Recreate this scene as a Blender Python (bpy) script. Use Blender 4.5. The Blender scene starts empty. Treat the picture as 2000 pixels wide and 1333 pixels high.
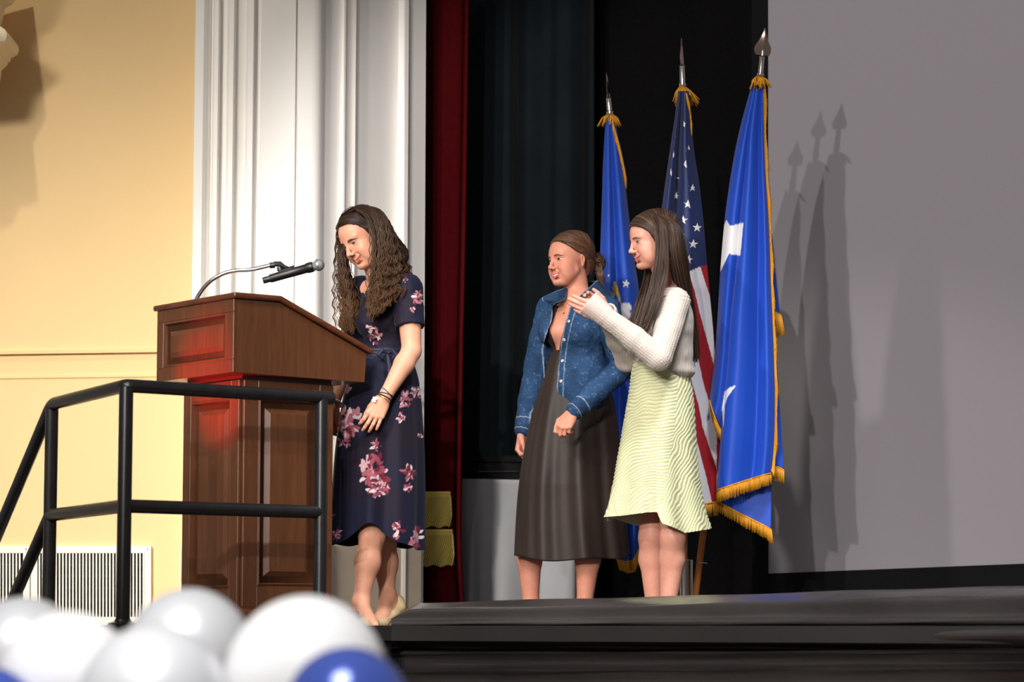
import bpy, bmesh, math, random
import numpy as np
from mathutils import Vector, Matrix
from mathutils.bvhtree import BVHTree

# ------------------------------------------------------------------ scene, camera, light
SC = bpy.context.scene
COL = SC.collection
F_PX = 5700.0                       # focal length in pixels of a 2000 px wide frame
CAM = np.array([0.0, -12.3, -0.018])
PITCH, ROLL = math.radians(5.666), math.radians(0.12)
cam_d = bpy.data.cameras.new('camera'); cam = bpy.data.objects.new('camera', cam_d); COL.objects.link(cam)
cam_d.sensor_width = 36.0; cam_d.lens = F_PX * 36.0 / 2000.0
cam.matrix_world = Matrix.Translation(CAM) @ Matrix.Rotation(math.pi / 2 + PITCH, 4, 'X') @ Matrix.Rotation(ROLL, 4, 'Z')
cam_d.dof.use_dof = True; cam_d.dof.focus_distance = 12.4; cam_d.dof.aperture_fstop = 2.9
cam_d.clip_end = 200
SC.camera = cam
SC.view_settings.view_transform = 'Standard'; SC.view_settings.look = 'None'
SC.view_settings.exposure = 0.0; SC.view_settings.gamma = 1.0
try: SC.view_settings.use_curve_mapping = False
except Exception: pass
RC = np.array((Matrix.Rotation(math.pi / 2 + PITCH, 3, 'X') @ Matrix.Rotation(ROLL, 3, 'Z')))

def J(px, py, D):
    """world point at distance D in front of the camera's plane that shows at photo pixel px, py"""
    r = RC @ np.array([(px - 1000.0) / F_PX, (666.5 - py) / F_PX, -1.0])
    return CAM + r * (D / r[1])
def PX(P):
    """photo pixels of world points (N,3)"""
    q = (np.asarray(P) - CAM) @ RC
    return 1000.0 + F_PX * q[..., 0] / -q[..., 2], 666.5 - F_PX * q[..., 1] / -q[..., 2]

def lin(c):
    c = np.asarray(c, float) / 255.0
    return np.where(c <= 0.04045, c / 12.92, ((c + 0.055) / 1.055) ** 2.4)

world = bpy.data.worlds.new('hall'); SC.world = world; world.use_nodes = True
bg = world.node_tree.nodes['Background']; bg.inputs[0].default_value = (1.0, 0.93, 0.86, 1); bg.inputs[1].default_value = 0.165

def lamp(name, kind, loc, aim, power, color=(1, 1, 1), size=0.3, cone=None, blend=0.3):
    d = bpy.data.lights.new(name, kind); o = bpy.data.objects.new(name, d); COL.objects.link(o)
    o.location = loc; d.energy = power; d.color = color
    o.rotation_euler = (Vector(aim) - Vector(loc)).to_track_quat('-Z', 'Y').to_euler()
    if kind == 'AREA': d.shape = 'DISK'; d.size = size
    else: d.shadow_soft_size = size
    if kind == 'SPOT': d.spot_size = math.radians(cone); d.spot_blend = blend
    return o
# house light on the wall and pier, front left; house light on the speakers, cut above their heads
lamp('house_and_fill_light', 'SPOT', (-3.25, -3.0, 9.6), (-2.1, 1.5, 0.7), 1000, (1.0, 0.93, 0.82), 0.12, 34, 0.6)
lamp('house_and_fill_light', 'SPOT', (-2.6, -8.0, 7.4), (-0.25, -0.2, 0.55), 1500, (1.0, 0.94, 0.87), 1.3, 19, 0.35)
lamp('house_and_fill_light', 'SPOT', (-5.2, -6.0, 4.2), (-1.85, 1.5, 0.5), 4300, (1.0, 0.94, 0.85), 1.1, 30, 0.9)  # added soft wash without a known source, brightens the low wall and pier
lamp('stage_spot', 'SPOT', (-2.4, -4.4, 3.7), (1.2, 0.9, 0.42), 560, (1.0, 0.93, 0.88), 0.1, 28, 0.6)
lamp('edge_fill_light', 'SPOT', (1.5, -3.2, 6.0), (1.1, -1.0, 0.0), 1700, (0.95, 0.97, 1.0), 0.5, 44, 0.5)  # added overhead lamp, puts highlights on the black stage edge
lamp('house_and_fill_light', 'SPOT', (-1.2, -9.6, 3.6), (-0.75, -7.3, -0.35), 1500, (1.0, 0.98, 0.96), 1.3, 34, 0.5)  # added fill lamp above the balloons, brightens their whites
# three balcony-front spots from the left (they throw the three flag shadows)
for lx, ly, lz, p in ((-4.9, -16.5, 3.6, 3600), (-3.6, -16.5, 4.0, 2800), (-2.2, -16.5, 5.6, 2700)):
    lamp('balcony_spot', 'SPOT', (lx, ly, lz), (1.35, 0.9, 1.3), p, (1.0, 0.95, 0.93), 0.07, 18.5, 0.4)
# red stage light low on the left, lighting the lectern front
lamp('red_stage_light', 'SPOT', (-2.30, -1.15, 0.30), (-1.17, -0.60, 0.99), 330, (1.0, 0.03, 0.03), 0.03, 25, 0.9)

# ------------------------------------------------------------------ materials
MATS = {}
def M(name, rgb=None, rough=0.6, metal=0.0, var=None, bump=None, attr=False, sss=0, sheen=0, coat=0, spec=0.5, stretch=None, ramp=None, trans=0, aniso=0):
    if name in MATS: return MATS[name]
    m = bpy.data.materials.new(name); m.use_nodes = True; MATS[name] = m
    nt = m.node_tree; N = nt.nodes; L = nt.links; b = N['Principled BSDF']
    b.inputs['Roughness'].default_value = rough; b.inputs['Metallic'].default_value = metal
    b.inputs['Specular IOR Level'].default_value = spec
    if sss:
        b.inputs['Subsurface Weight'].default_value = sss; b.inputs['Subsurface Radius'].default_value = (1, .35, .2); b.inputs['Subsurface Scale'].default_value = 0.012
    if sheen: b.inputs['Sheen Weight'].default_value = sheen; b.inputs['Sheen Roughness'].default_value = 0.4
    if coat: b.inputs['Coat Weight'].default_value = coat; b.inputs['Coat Roughness'].default_value = 0.15
    tc = N.new('ShaderNodeTexCoord'); src = tc.outputs['Object']
    if stretch:
        mp = N.new('ShaderNodeMapping'); mp.inputs['Scale'].default_value = stretch; L.new(src, mp.inputs[0]); src = mp.outputs[0]
    out = None
    if attr:
        a = N.new('ShaderNodeAttribute'); a.attribute_name = 'Col'; out = a.outputs['Color']
    elif rgb is not None:
        c = N.new('ShaderNodeRGB'); c.outputs[0].default_value = (*lin(rgb), 1); out = c.outputs[0]
    if ramp:
        t = N.new('ShaderNodeTexNoise'); t.inputs['Scale'].default_value = ramp[0]; t.inputs['Detail'].default_value = 6; t.inputs['Roughness'].default_value = 0.65
        t.inputs['Distortion'].default_value = ramp[1]
        L.new(src, t.inputs['Vector']); r = N.new('ShaderNodeValToRGB'); L.new(t.outputs[0], r.inputs[0])
        cs = ramp[2]; e = r.color_ramp.elements
        while len(e) < len(cs): e.new(0.5)
        for i, (p, c) in enumerate(cs): e[i].position = p; e[i].color = (*lin(c), 1)
        out = r.outputs[0]
    if var:
        t = N.new('ShaderNodeTexNoise'); t.inputs['Scale'].default_value = var[0]; t.inputs['Detail'].default_value = 5; L.new(src, t.inputs['Vector'])
        mr = N.new('ShaderNodeMapRange'); mr.inputs[1].default_value = 0.3; mr.inputs[2].default_value = 0.7
        mr.inputs[3].default_value = 1 - var[1]; mr.inputs[4].default_value = 1 + var[1]; L.new(t.outputs[0], mr.inputs[0])
        mx = N.new('ShaderNodeMix'); mx.data_type = 'RGBA'; mx.blend_type = 'MULTIPLY'; mx.inputs[0].default_value = 1
        L.new(out, mx.inputs[6]); L.new(mr.outputs[0], mx.inputs[7]); out = mx.outputs[2]
    L.new(out, b.inputs['Base Color'])
    if bump:
        t = N.new('ShaderNodeTexNoise'); t.inputs['Scale'].default_value = bump[0]; t.inputs['Detail'].default_value = 4; L.new(src, t.inputs['Vector'])
        bp = N.new('ShaderNodeBump'); bp.inputs['Strength'].default_value = bump[1]; bp.inputs['Distance'].default_value = bump[2]
        L.new(t.outputs[0], bp.inputs['Height']); L.new(bp.outputs[0], b.inputs['Normal'])
    return m

# ------------------------------------------------------------------ object helpers
def prop(o, label=None, cat=None, group=None, kind=None):
    if label: o['label'] = label
    if cat: o['category'] = cat
    if group: o['group'] = group
    if kind: o['kind'] = kind
    return o
def empty(name, loc, label, cat, group=None, rz=0):
    o = bpy.data.objects.new(name, None); COL.objects.link(o); o.location = loc; o.rotation_euler = (0, 0, rz)
    o.empty_display_size = 0.1
    return prop(o, label, cat, group)
def link(name, me, mat, parent=None):
    o = bpy.data.objects.new(name, me); COL.objects.link(o)
    if mat is not None:
        for mm in (mat if isinstance(mat, (list, tuple)) else [mat]): me.materials.append(mm)
    if parent is not None:
        o.parent = parent; o.matrix_parent_inverse = parent_world(parent).inverted()
    return o
def parent_world(p):
    m = Matrix.LocRotScale(p.location, p.rotation_euler, p.scale)
    return parent_world(p.parent) @ p.matrix_parent_inverse @ m if p.parent else m
def mk(name, V, Fc, mat, parent=None, smooth=True, col=None, midx=None, auto=None):
    """mesh object from arrays in WORLD coordinates"""
    V = np.asarray(V, np.float32).reshape(-1, 3); me = bpy.data.meshes.new(name)
    if isinstance(Fc, np.ndarray):
        n, k = Fc.shape; me.vertices.add(len(V)); me.vertices.foreach_set('co', V.ravel())
        me.loops.add(n * k); me.loops.foreach_set('vertex_index', Fc.astype(np.int32).ravel())
        me.polygons.add(n); me.polygons.foreach_set('loop_start', np.arange(0, n * k, k, dtype=np.int32))
    else:
        me.from_pydata(V.tolist(), [], [list(map(int, f)) for f in Fc])
    if col is not None:
        a = me.color_attributes.new('Col', 'FLOAT_COLOR', 'POINT')
        c4 = np.ones((len(V), 4), np.float32); c4[:, :3] = col; a.data.foreach_set('color', c4.ravel())
    o = link(name, me, mat, parent)
    if midx is not None: me.polygons.foreach_set('material_index', np.asarray(midx, np.int32))
    if smooth: me.polygons.foreach_set('use_smooth', np.ones(len(me.polygons), bool))
    me.update(); me.validate()
    if auto: sharp(me, auto)
    return o
def sharp(me, ang):
    bm = bmesh.new(); bm.from_mesh(me)
    for e in bm.edges:
        if len(e.link_faces) == 2 and e.calc_face_angle(0) > ang: e.smooth = False
    bm.to_mesh(me); bm.free()

class MB:
    """collects pieces (world coordinates) into one mesh"""
    def __init__(s): s.v = []; s.f = []; s.m = []
    def add(s, V, Fc, mi=0):
        b = len(s.v); s.v += [tuple(map(float, v)) for v in V]; s.f += [tuple(int(i) + b for i in f) for f in Fc]; s.m += [mi] * len(Fc); return s
    def box(s, lo, hi, R=None, o=(0, 0, 0), mi=0):
        lo, hi = np.array(lo, float), np.array(hi, float)
        V = np.array([[(lo, hi)[i][0], (lo, hi)[j][1], (lo, hi)[k][2]] for i in (0, 1) for j in (0, 1) for k in (0, 1)])
        if R is not None: V = V @ np.array(R).T
        return s.add(V + np.array(o), [(0, 1, 3, 2), (4, 6, 7, 5), (0, 4, 5, 1), (2, 3, 7, 6), (0, 2, 6, 4), (1, 5, 7, 3)], mi)
    def tube(s, pts, r, n=8, cap=True, mi=0, closed=False):
        pts = np.array(pts, float); m = len(pts); r = np.broadcast_to(np.array(r, float), (m,))
        T = np.gradient(pts, axis=0); T /= np.linalg.norm(T, axis=1)[:, None] + 1e-12
        u = np.cross(T[0], (0.3, 0.2, 1)) if abs(T[0][2]) < 0.9 else np.cross(T[0], (1, 0.2, 0.1)); V = []
        for i in range(m):
            u = u - T[i] * u.dot(T[i]); u /= np.linalg.norm(u); w = np.cross(T[i], u)
            for k in range(n):
                a = 2 * math.pi * k / n; V.append(pts[i] + r[i] * (math.cos(a) * u + math.sin(a) * w))
        Fc = [(i * n + k, i * n + (k + 1) % n, (i + 1) * n + (k + 1) % n, (i + 1) * n + k) for i in range(m - 1) for k in range(n)]
        if closed: Fc += [((m - 1) * n + k, (m - 1) * n + (k + 1) % n, (k + 1) % n, k) for k in range(n)]
        elif cap: Fc += [tuple(range(n))[::-1], tuple(range((m - 1) * n, m * n))]
        return s.add(V, Fc, mi)
    def lathe(s, prof, o, axis=(0, 0, 1), n=24, mi=0):
        ax = Vector(axis).normalized(); R = np.array(Vector((0, 0, 1)).rotation_difference(ax).to_matrix())
        V = []; m = len(prof)
        for (r, z) in prof:
            for k in range(n):
                a = 2 * math.pi * k / n; V.append((r * math.cos(a), r * math.sin(a), z))
        V = np.array(V) @ R.T + np.array(o)
        Fc = [(i * n + k, i * n + (k + 1) % n, (i + 1) * n + (k + 1) % n, (i + 1) * n + k) for i in range(m - 1) for k in range(n)]
        Fc += [tuple(range(n))[::-1], tuple(range((m - 1) * n, m * n))]
        return s.add(V, Fc, mi)
    def build(s, name, mat, parent=None, smooth=True, auto=0.6):
        return mk(name, s.v, s.f, mat, parent, smooth, midx=s.m if any(s.m) else None, auto=auto if smooth else None)

def crom(P, n):
    """Catmull-Rom through the points P (m,k), n samples"""
    P = np.asarray(P, float); m = len(P)
    if m == 1: return np.repeat(P, n, 0)
    Q = np.vstack([2 * P[0] - P[1], P, 2 * P[-1] - P[-2]]); t = np.linspace(0, m - 1, n); i = np.minimum(t.astype(int), m - 2); f = (t - i)[:, None]
    a, b, c, d = Q[i], Q[i + 1], Q[i + 2], Q[i + 3]
    return 0.5 * (2 * b + (c - a) * f + (2 * a - 5 * b + 4 * c - d) * f ** 2 + (3 * b - a - 3 * c + d) * f ** 3)
def grid_faces(nv, nu, wrap=False):
    i, j = np.meshgrid(np.arange(nv - 1), np.arange(nu if wrap else nu - 1), indexing='ij'); j2 = (j + 1) % nu
    return np.stack([i * nu + j, i * nu + j2, (i + 1) * nu + j2, (i + 1) * nu + j], -1).reshape(-1, 4)
def patch(rows, nu, nv, smooth_v=True):
    """surface through rows of control points (px, py, D): smooth both ways. Returns (nv,nu,3) world points"""
    R = [crom([J(*p) for p in r], nu) for r in rows]
    R = np.array(R)
    return crom(R.reshape(len(R), -1), nv).reshape(nv, nu, 3)
def solid(G, th):
    """closed thin slab from a surface grid; returns verts, quads"""
    nv, nu = G.shape[:2]; gu = np.gradient(G, axis=1); gv = np.gradient(G, axis=0); n = np.cross(gu, gv); n /= np.linalg.norm(n, axis=2)[..., None] + 1e-12
    A = (G + n * th / 2).reshape(-1, 3); B = (G - n * th / 2).reshape(-1, 3); Fq = grid_faces(nv, nu); o = nv * nu
    ring = [j for j in range(nu)] + [i * nu + nu - 1 for i in range(1, nv)] + [(nv - 1) * nu + j for j in range(nu - 2, -1, -1)] + [i * nu for i in range(nv - 2, 0, -1)]
    side = np.array([(ring[k], ring[(k + 1) % len(ring)], ring[(k + 1) % len(ring)] + o, ring[k] + o) for k in range(len(ring))])
    return np.vstack([A, B]), np.vstack([Fq, Fq[:, ::-1] + o, side[:, ::-1]])
RNG = np.random.default_rng(7)
def hash_noise(P, seed=0):
    """smooth value noise in [-1,1] at points (N,3)"""
    P = np.asarray(P); i = np.floor(P).astype(np.int64); f = P - i; f = f * f * (3 - 2 * f); out = 0
    def h(a):
        n = (a[:, 0] * 73856093) ^ (a[:, 1] * 19349663) ^ (a[:, 2] * 83492791) ^ (seed * 2654435761); n = (n ^ (n >> 13)) * 1274126177; n = n ^ (n >> 16)
        return (n & 0xffff) / 32767.5 - 1
    for dx in (0, 1):
        for dy in (0, 1):
            for dz in (0, 1):
                w = (f[:, 0] if dx else 1 - f[:, 0]) * (f[:, 1] if dy else 1 - f[:, 1]) * (f[:, 2] if dz else 1 - f[:, 2])
                out = out + w * h(i + np.array([dx, dy, dz]))
    return out
# ------------------------------------------------------------------ the room
def xy(px, D, py=640): p = J(px, py, D); return (p[0], p[1])
def zat(py, D, px=1000): return J(px, py, D)[2]
def prism(mb, pts, z0, z1, mi=0):
    a = sum(pts[i][0] * pts[(i + 1) % len(pts)][1] - pts[(i + 1) % len(pts)][0] * pts[i][1] for i in range(len(pts)))
    if a < 0: pts = pts[::-1]
    n = len(pts); V = [(x, y, z0) for x, y in pts] + [(x, y, z1) for x, y in pts]
    return mb.add(V, [tuple(range(n))[::-1], tuple(range(n, 2 * n))] + [(i, (i + 1) % n, (i + 1) % n + n, i + n) for i in range(n)], mi)

m_yellow = M('yellow_wall_paint', (236, 203, 150), 0.75, var=(1.2, .03), bump=(160, .08, .002))
m_white = M('white_trim_paint', (250, 247, 243), 0.45, var=(3, .02), bump=(14, .05, .003))
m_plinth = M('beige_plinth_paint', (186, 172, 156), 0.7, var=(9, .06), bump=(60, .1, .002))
m_floor = M('black_stage_floor', (34, 31, 30), 0.45, var=(3, .2), bump=(40, .1, .002))
m_hall = M('hall_floor_wood', (120, 92, 66), 0.4, var=(2, .15))
ZT = 3.35
def wD(px): return 13.95 + (374 - px) * 0.00043
mb = MB(); prism(mb, [xy(-420, wD(-420)), xy(380, wD(380)), xy(380, wD(380) + .3), xy(-420, wD(-420) + .3)], -1.2, ZT)
prop(mb.build('wall_left', m_yellow, smooth=False), kind='structure')
# low dado lines on the yellow wall: a shallow ledge and a thin bead
for nm, y0, y1, t in (('trim_1', 688, 695, .022), ('trim_2', 737.5, 742.5, .014)):
    mb = MB(); z0, z1 = zat(y1, 14.1), zat(y0, 14.1)
    prism(mb, [xy(-420, wD(-420) - t), xy(374, wD(374) - t), xy(374, wD(374)), xy(-420, wD(-420))], z0, z1)
    prop(mb.build(nm, m_yellow, smooth=False), kind='structure')
mb = MB(); prism(mb, [xy(-420, wD(-420) - .008), xy(374, wD(374) - .008), xy(374, wD(374)), xy(-420, wD(-420))], 0, zat(742, 14.1))
prop(mb.build('trim_3', m_yellow, smooth=False), kind='structure')

# white proscenium: moulded front pier and panelled return
D0 = 13.6
front = [(374, .36), (374, 0), (391, 0), (398, .012), (405, .05), (409, .05), (412, .004), (420, 0), (424, .04), (437, .04), (441, .004), (450, 0), (454, .035), (474, .055), (478, .008), (489, 0), (492, .035), (503, .04), (505, .02),
         (572, .02), (574, .045), (578, .02), (604, .02), (614, .026), (621, .04), (627, .062), (631, .10)]
ret = [(666, .18), (668, .150), (671, .155), (674, .19), (689, .235), (691, .205), (694, .258), (773, .44), (775, .452), (785, .435), (788, .395), (795, .41), (797, .475), (829, .55), (829, 1.0)]
foot = [xy(p, D0 + d) for p, d in front + ret]
mb = MB(); back = [xy(829, D0 + 1.0), xy(374, D0 + 1.0)]
prism(mb, foot + [back[1]], 0, ZT)
prop(mb.build('wall_proscenium', m_white, smooth=True, auto=0.5), kind='structure')
mb = MB(); prism(mb, [xy(358, D0 - .05, 1053), xy(640, D0 + .03, 1053), xy(640, D0 + .3), xy(358, D0 + .36)], 0, zat(1053, D0 - .05))
prop(mb.build('baseboard_proscenium', m_white, smooth=False), kind='structure')
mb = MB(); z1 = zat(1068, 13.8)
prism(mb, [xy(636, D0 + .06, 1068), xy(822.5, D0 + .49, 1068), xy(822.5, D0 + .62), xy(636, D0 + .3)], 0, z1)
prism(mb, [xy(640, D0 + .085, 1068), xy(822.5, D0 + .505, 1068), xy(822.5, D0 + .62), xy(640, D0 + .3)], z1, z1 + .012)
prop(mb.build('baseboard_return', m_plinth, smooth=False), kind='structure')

# stage floor and the floor of the hall
mb = MB(); mb.add([], [])
prism(mb, [xy(236, 10.74), xy(645, 11.27), xy(768, 11.62), xy(2100, 10.0), xy(3600, 9.0), xy(3200, 16.5), xy(200, 16.5), xy(88, 11.74)], -.06, 0)
prop(mb.build('floor', m_floor, smooth=False), kind='structure')
mb = MB(); mb.box((-9, -16, -1.3), (9, -1.0, -1.2)); prop(mb.build('floor_hall', m_hall, smooth=False), kind='structure')
mb = MB(); prism(mb, [xy(236, 10.76), xy(645, 11.29), xy(768, 11.64), xy(768, 11.8), xy(640, 11.5), xy(242, 10.95)], -1.2, -.06)
prop(mb.build('wall_stage_front', M('black_fascia', (22, 21, 24), .5), smooth=False), kind='structure')

mb = MB(); mb.box((-3.2, 1.45, 4.3), (4.2, 4.6, 4.4)); prop(mb.build('ceiling_stage_shade', m_blk_ := M('black_stage_shade', (18, 17, 17), .9, spec=.1), smooth=False), kind='structure')  # unseen black ceiling and walls, added to keep ambient light off the stage
mb = MB(); mb.box((3.6, 1.6, 0), (3.7, 4.6, 4.3)); prop(mb.build('wall_stage_shade_right', m_blk_, smooth=False), kind='structure')
mb = MB(); mb.box((-3.2, 4.5, 0), (3.6, 4.6, 4.3)); prop(mb.build('wall_stage_shade_back', m_blk_, smooth=False), kind='structure')
# black vinyl footlight cover and draped stage edge: profile (photo y at left end, y at right end, depth offset)
m_vinyl = M('black_vinyl', (54, 50, 49), 0.27, var=(2.2, .3), bump=(5, .5, .02), spec=.6, stretch=(.5, 1, 1))
def runner(name, prof, px0, px1, label, cat, endz=None):
    n = 90; k = len(prof); V = []
    for i in range(n):
        t = i / (n - 1); px = px0 + (px1 - px0) * t; D = 11.84 + (10.2 - 11.84) * (px - 780) / 1220.0
        for j, (y0, y1, dd) in enumerate(prof):
            tt = (px - 780) / 1220.0
            wob = .45 * math.sin(px * .021 + j * 1.3) + .4 * math.sin(px * .0083 + j * 2.1)
            V.append(J(px, max(y0 + (y1 - y0) * tt + wob * 2.0, 1181 + (816 - px) * .55 if name == 'footlight_cover' else 0), D + dd))
    V = np.array(V).reshape(n, k, 3); P = crom(V.transpose(1, 0, 2).reshape(k, -1), k * 3 - 2).reshape(-1, n, 3).transpose(1, 0, 2)
    kk = P.shape[1]
    Fq = [(i * kk + j, (i + 1) * kk + j, (i + 1) * kk + (j + 1) % kk, i * kk + (j + 1) % kk) for i in range(n - 1) for j in range(kk)]
    Fq += [tuple(range(kk)), tuple(range((n - 1) * kk, n * kk))[::-1]]
    o = mk(name, P.reshape(-1, 3), Fq, m_vinyl, smooth=True, auto=.9); prop(o, label, cat); return o
runner('footlight_cover', [(1223, 1221, .24), (1184, 1151, .235), (1180, 1149, .20), (1182, 1151, .15), (1190, 1161, .055), (1193, 1165, .03), (1196, 1170, .022), (1204, 1185, .022), (1211, 1200, .02), (1213, 1204, .0), (1214.5, 1206, -.03), (1216, 1209, -.05), (1219, 1214, -.056), (1222, 1219, -.05), (1224, 1222, -.02)], 764, 2080, 'long low black vinyl cover along the stage edge, its end beside the nude pump', 'stage edge')
runner('stage_edge_drape', [(1231, 1226, .0), (1228, 1224, -.05), (1229, 1226, -.085), (1232, 1231, -.112), (1237, 1237, -.128), (1243, 1245, -.130), (1248, 1252, -.118), (1252, 1258, -.09), (1255, 1262, -.055), (1262, 1265, -.03), (1270, 1268, -.03), (1274, 1271, -.05), (1277, 1275, -.06), (1280, 1280, -.045), (1286, 1290, -.025), (1300, 1297, -.02), (1308, 1301, -.04), (1312, 1306, -.055), (1316, 1312, -.04), (1324, 1326, -.02), (1345, 1350, -.02), (1400, 1400, -.02), (1700, 1750, -.02), (1700, 1750, .2), (1262, 1260, .2)], 745, 2080, 'black draped stage front with long horizontal creases below the footlight cover', 'stage front')

# ------------------------------------------------------------------ wall vent grille (two frames side by side)
m_grille = M('white_grille_enamel', (238, 234, 224), 0.5, var=(14, .06)); m_dark = M('duct_shade', (22, 20, 18), .9)
def unit_(v): return v / np.linalg.norm(v)
def grille(px0, px1, pxs, label):
    D = 13.99; g = empty('vent_grille', J((px0 + px1) / 2, 1215, D), label, 'vent', 'wall vent grilles')
    A_, B_ = np.array([*xy(-420, wD(-420)), 0]), np.array([*xy(380, wD(380)), 0]); nw = unit_(np.cross(B_ - A_, (0, 0, 1)))
    def pt(px, py, t):
        r = J(px, py, 12.0) - CAM; return CAM + r * (((A_ - CAM).dot(nw) + t * (1 if nw[1] < 0 else -1)) / r.dot(nw))
    def bar(nm, a, b, c, d, t0, t1, mat):
        mb = MB(); V = [pt(px, py, t) for t in (t0, t1) for px, py in ((a, c), (b, c), (b, d), (a, d))]
        mb.add(V, [(0, 1, 2, 3), (4, 7, 6, 5), (0, 4, 5, 1), (1, 5, 6, 2), (2, 6, 7, 3), (3, 7, 4, 0)]); return mb.build(nm, mat, g, smooth=False)
    bar('duct_shade_plate', px0 + 3, px1 - 3, 1070, 1218, .0095, .003, m_dark)  # flat dark plate, paints the shade inside the vent
    w = 13
    for a, b, c, d in ((px0, px1, 1067, 1081), (px0, px1, 1206, 1222), (px0, px0 + w, 1081, 1206), (px1 - w, px1, 1081, 1206)): bar('frame', a, b, c, d, .03, .004, m_grille)
    for y in (1102, 1124, 1148, 1170, 1192): bar('cross_bar', px0 + w, px1 - w, y, y + 3, .016, .0125, M('grille_grey', (46, 42, 38), .7))
    for x in pxs: s = bar('slat', x, x + 2.9, 1081, 1206, .027, .018, m_grille)
    for x, y in ((px0 + 6, 1073), (px1 - 7, 1073)):
        mb = MB(); p = pt(x, y, .03); mb.lathe([(.003, 0), (.003, .002), (.0012, .003)], p, (0, -1, 0), 10); mb.build('screw', M('screw_steel', (120, 112, 100), .4, 1), g)
grille(60, 295, [75.5 + 6.55 * i for i in range(32)], 'wide white slatted wall vent behind the stair railing post')
grille(-150, 58, [-132 + 6.5 * i for i in range(27)], 'white slatted wall vent cut by the frame edge, next to the wide vent')

# ------------------------------------------------------------------ cream capital at the far left edge
m_cream = M('cream_plaster', (226, 210, 180), .7, bump=(40, .08, .003))
prof = [(-8, 185), (-4, 172), (0, 160), (2, 148), (3, 138), (14, 128), (15, 123), (20, 121), (21, 114), (33, 108), (37, 100), (37, 93), (33, 85), (22, 77), (10, 70), (4, 66), (2, 50), (10, 16), (24, 9), (30, 0), (40, -30), (50, -60)]
mb = MB(); V = []; Dc = 13.97
for px, py in prof:
    c = J(-95, py, Dc); e = J(px, py, Dc); h = e[0] - c[0]; V.append([(c[0] + sx * h, c[1] + (.0 if sy > 0 else -.10 - h * .75), c[2]) for sx, sy in ((1, -1), (1, 1), (-1, 1), (-1, -1))])
n = len(V); V = np.array(V).reshape(-1, 3)
mb.add(V, [(i * 4 + j, i * 4 + (j + 1) % 4, (i + 1) * 4 + (j + 1) % 4, (i + 1) * 4 + j) for i in range(n - 1) for j in range(4)] + [(0, 3, 2, 1), tuple(range(4 * n - 4, 4 * n))])
prop(mb.build('wall_bracket', m_cream, smooth=True, auto=.5), 'cream moulded plaster bracket on the yellow wall, high at the edge', 'bracket')

# ------------------------------------------------------------------ curtains
def curtain(name, pts, z0, z1, mat, label, folds, parent=None, th=.012, nz=6, sway=0.0, cat='curtain'):
    """pts: list of (x,y) along the curtain; folds: list of (wavelength m, amplitude m, phase)"""
    P = np.array(pts); d = np.r_[0, np.cumsum(np.linalg.norm(np.diff(P, axis=0), axis=1))]; nu = max(24, int(d[-1] / .012)); s = np.linspace(0, d[-1], nu)
    X = np.interp(s, d, P[:, 0]); Y = np.interp(s, d, P[:, 1]); tx, ty = np.gradient(X), np.gradient(Y); l = np.hypot(tx, ty); nx, ny = -ty / l, tx / l
    G = np.zeros((nz, nu, 3))
    for k in range(nz):
        t = k / (nz - 1); w = sum(a * np.sin(2 * np.pi * s / wl + ph + .5 * math.sin(2.2 * t + i)) for i, (wl, a, ph) in enumerate(folds)) if folds else 0 * s
        w = w * (1 + .35 * (1 - t)) ; G[k] = np.stack([X + nx * w, Y + ny * w, np.full(nu, z0 + (z1 - z0) * t)], 1)
    V, Fq = solid(G, th); o = mk(name, V, Fq, mat, parent, smooth=True, auto=1.0)
    if label: prop(o, label, cat)
    return o
m_red = M('red_velvet', (74, 4, 9), .9, spec=.1, sheen=.0, var=(30, .12)); m_teal = M('dark_teal_drape', (23, 31, 36), .9, sheen=.05, var=(4, .2), spec=.15)
m_blk = M('black_drape', (15, 14, 15), .95, var=(60, .2), spec=.1)
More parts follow.
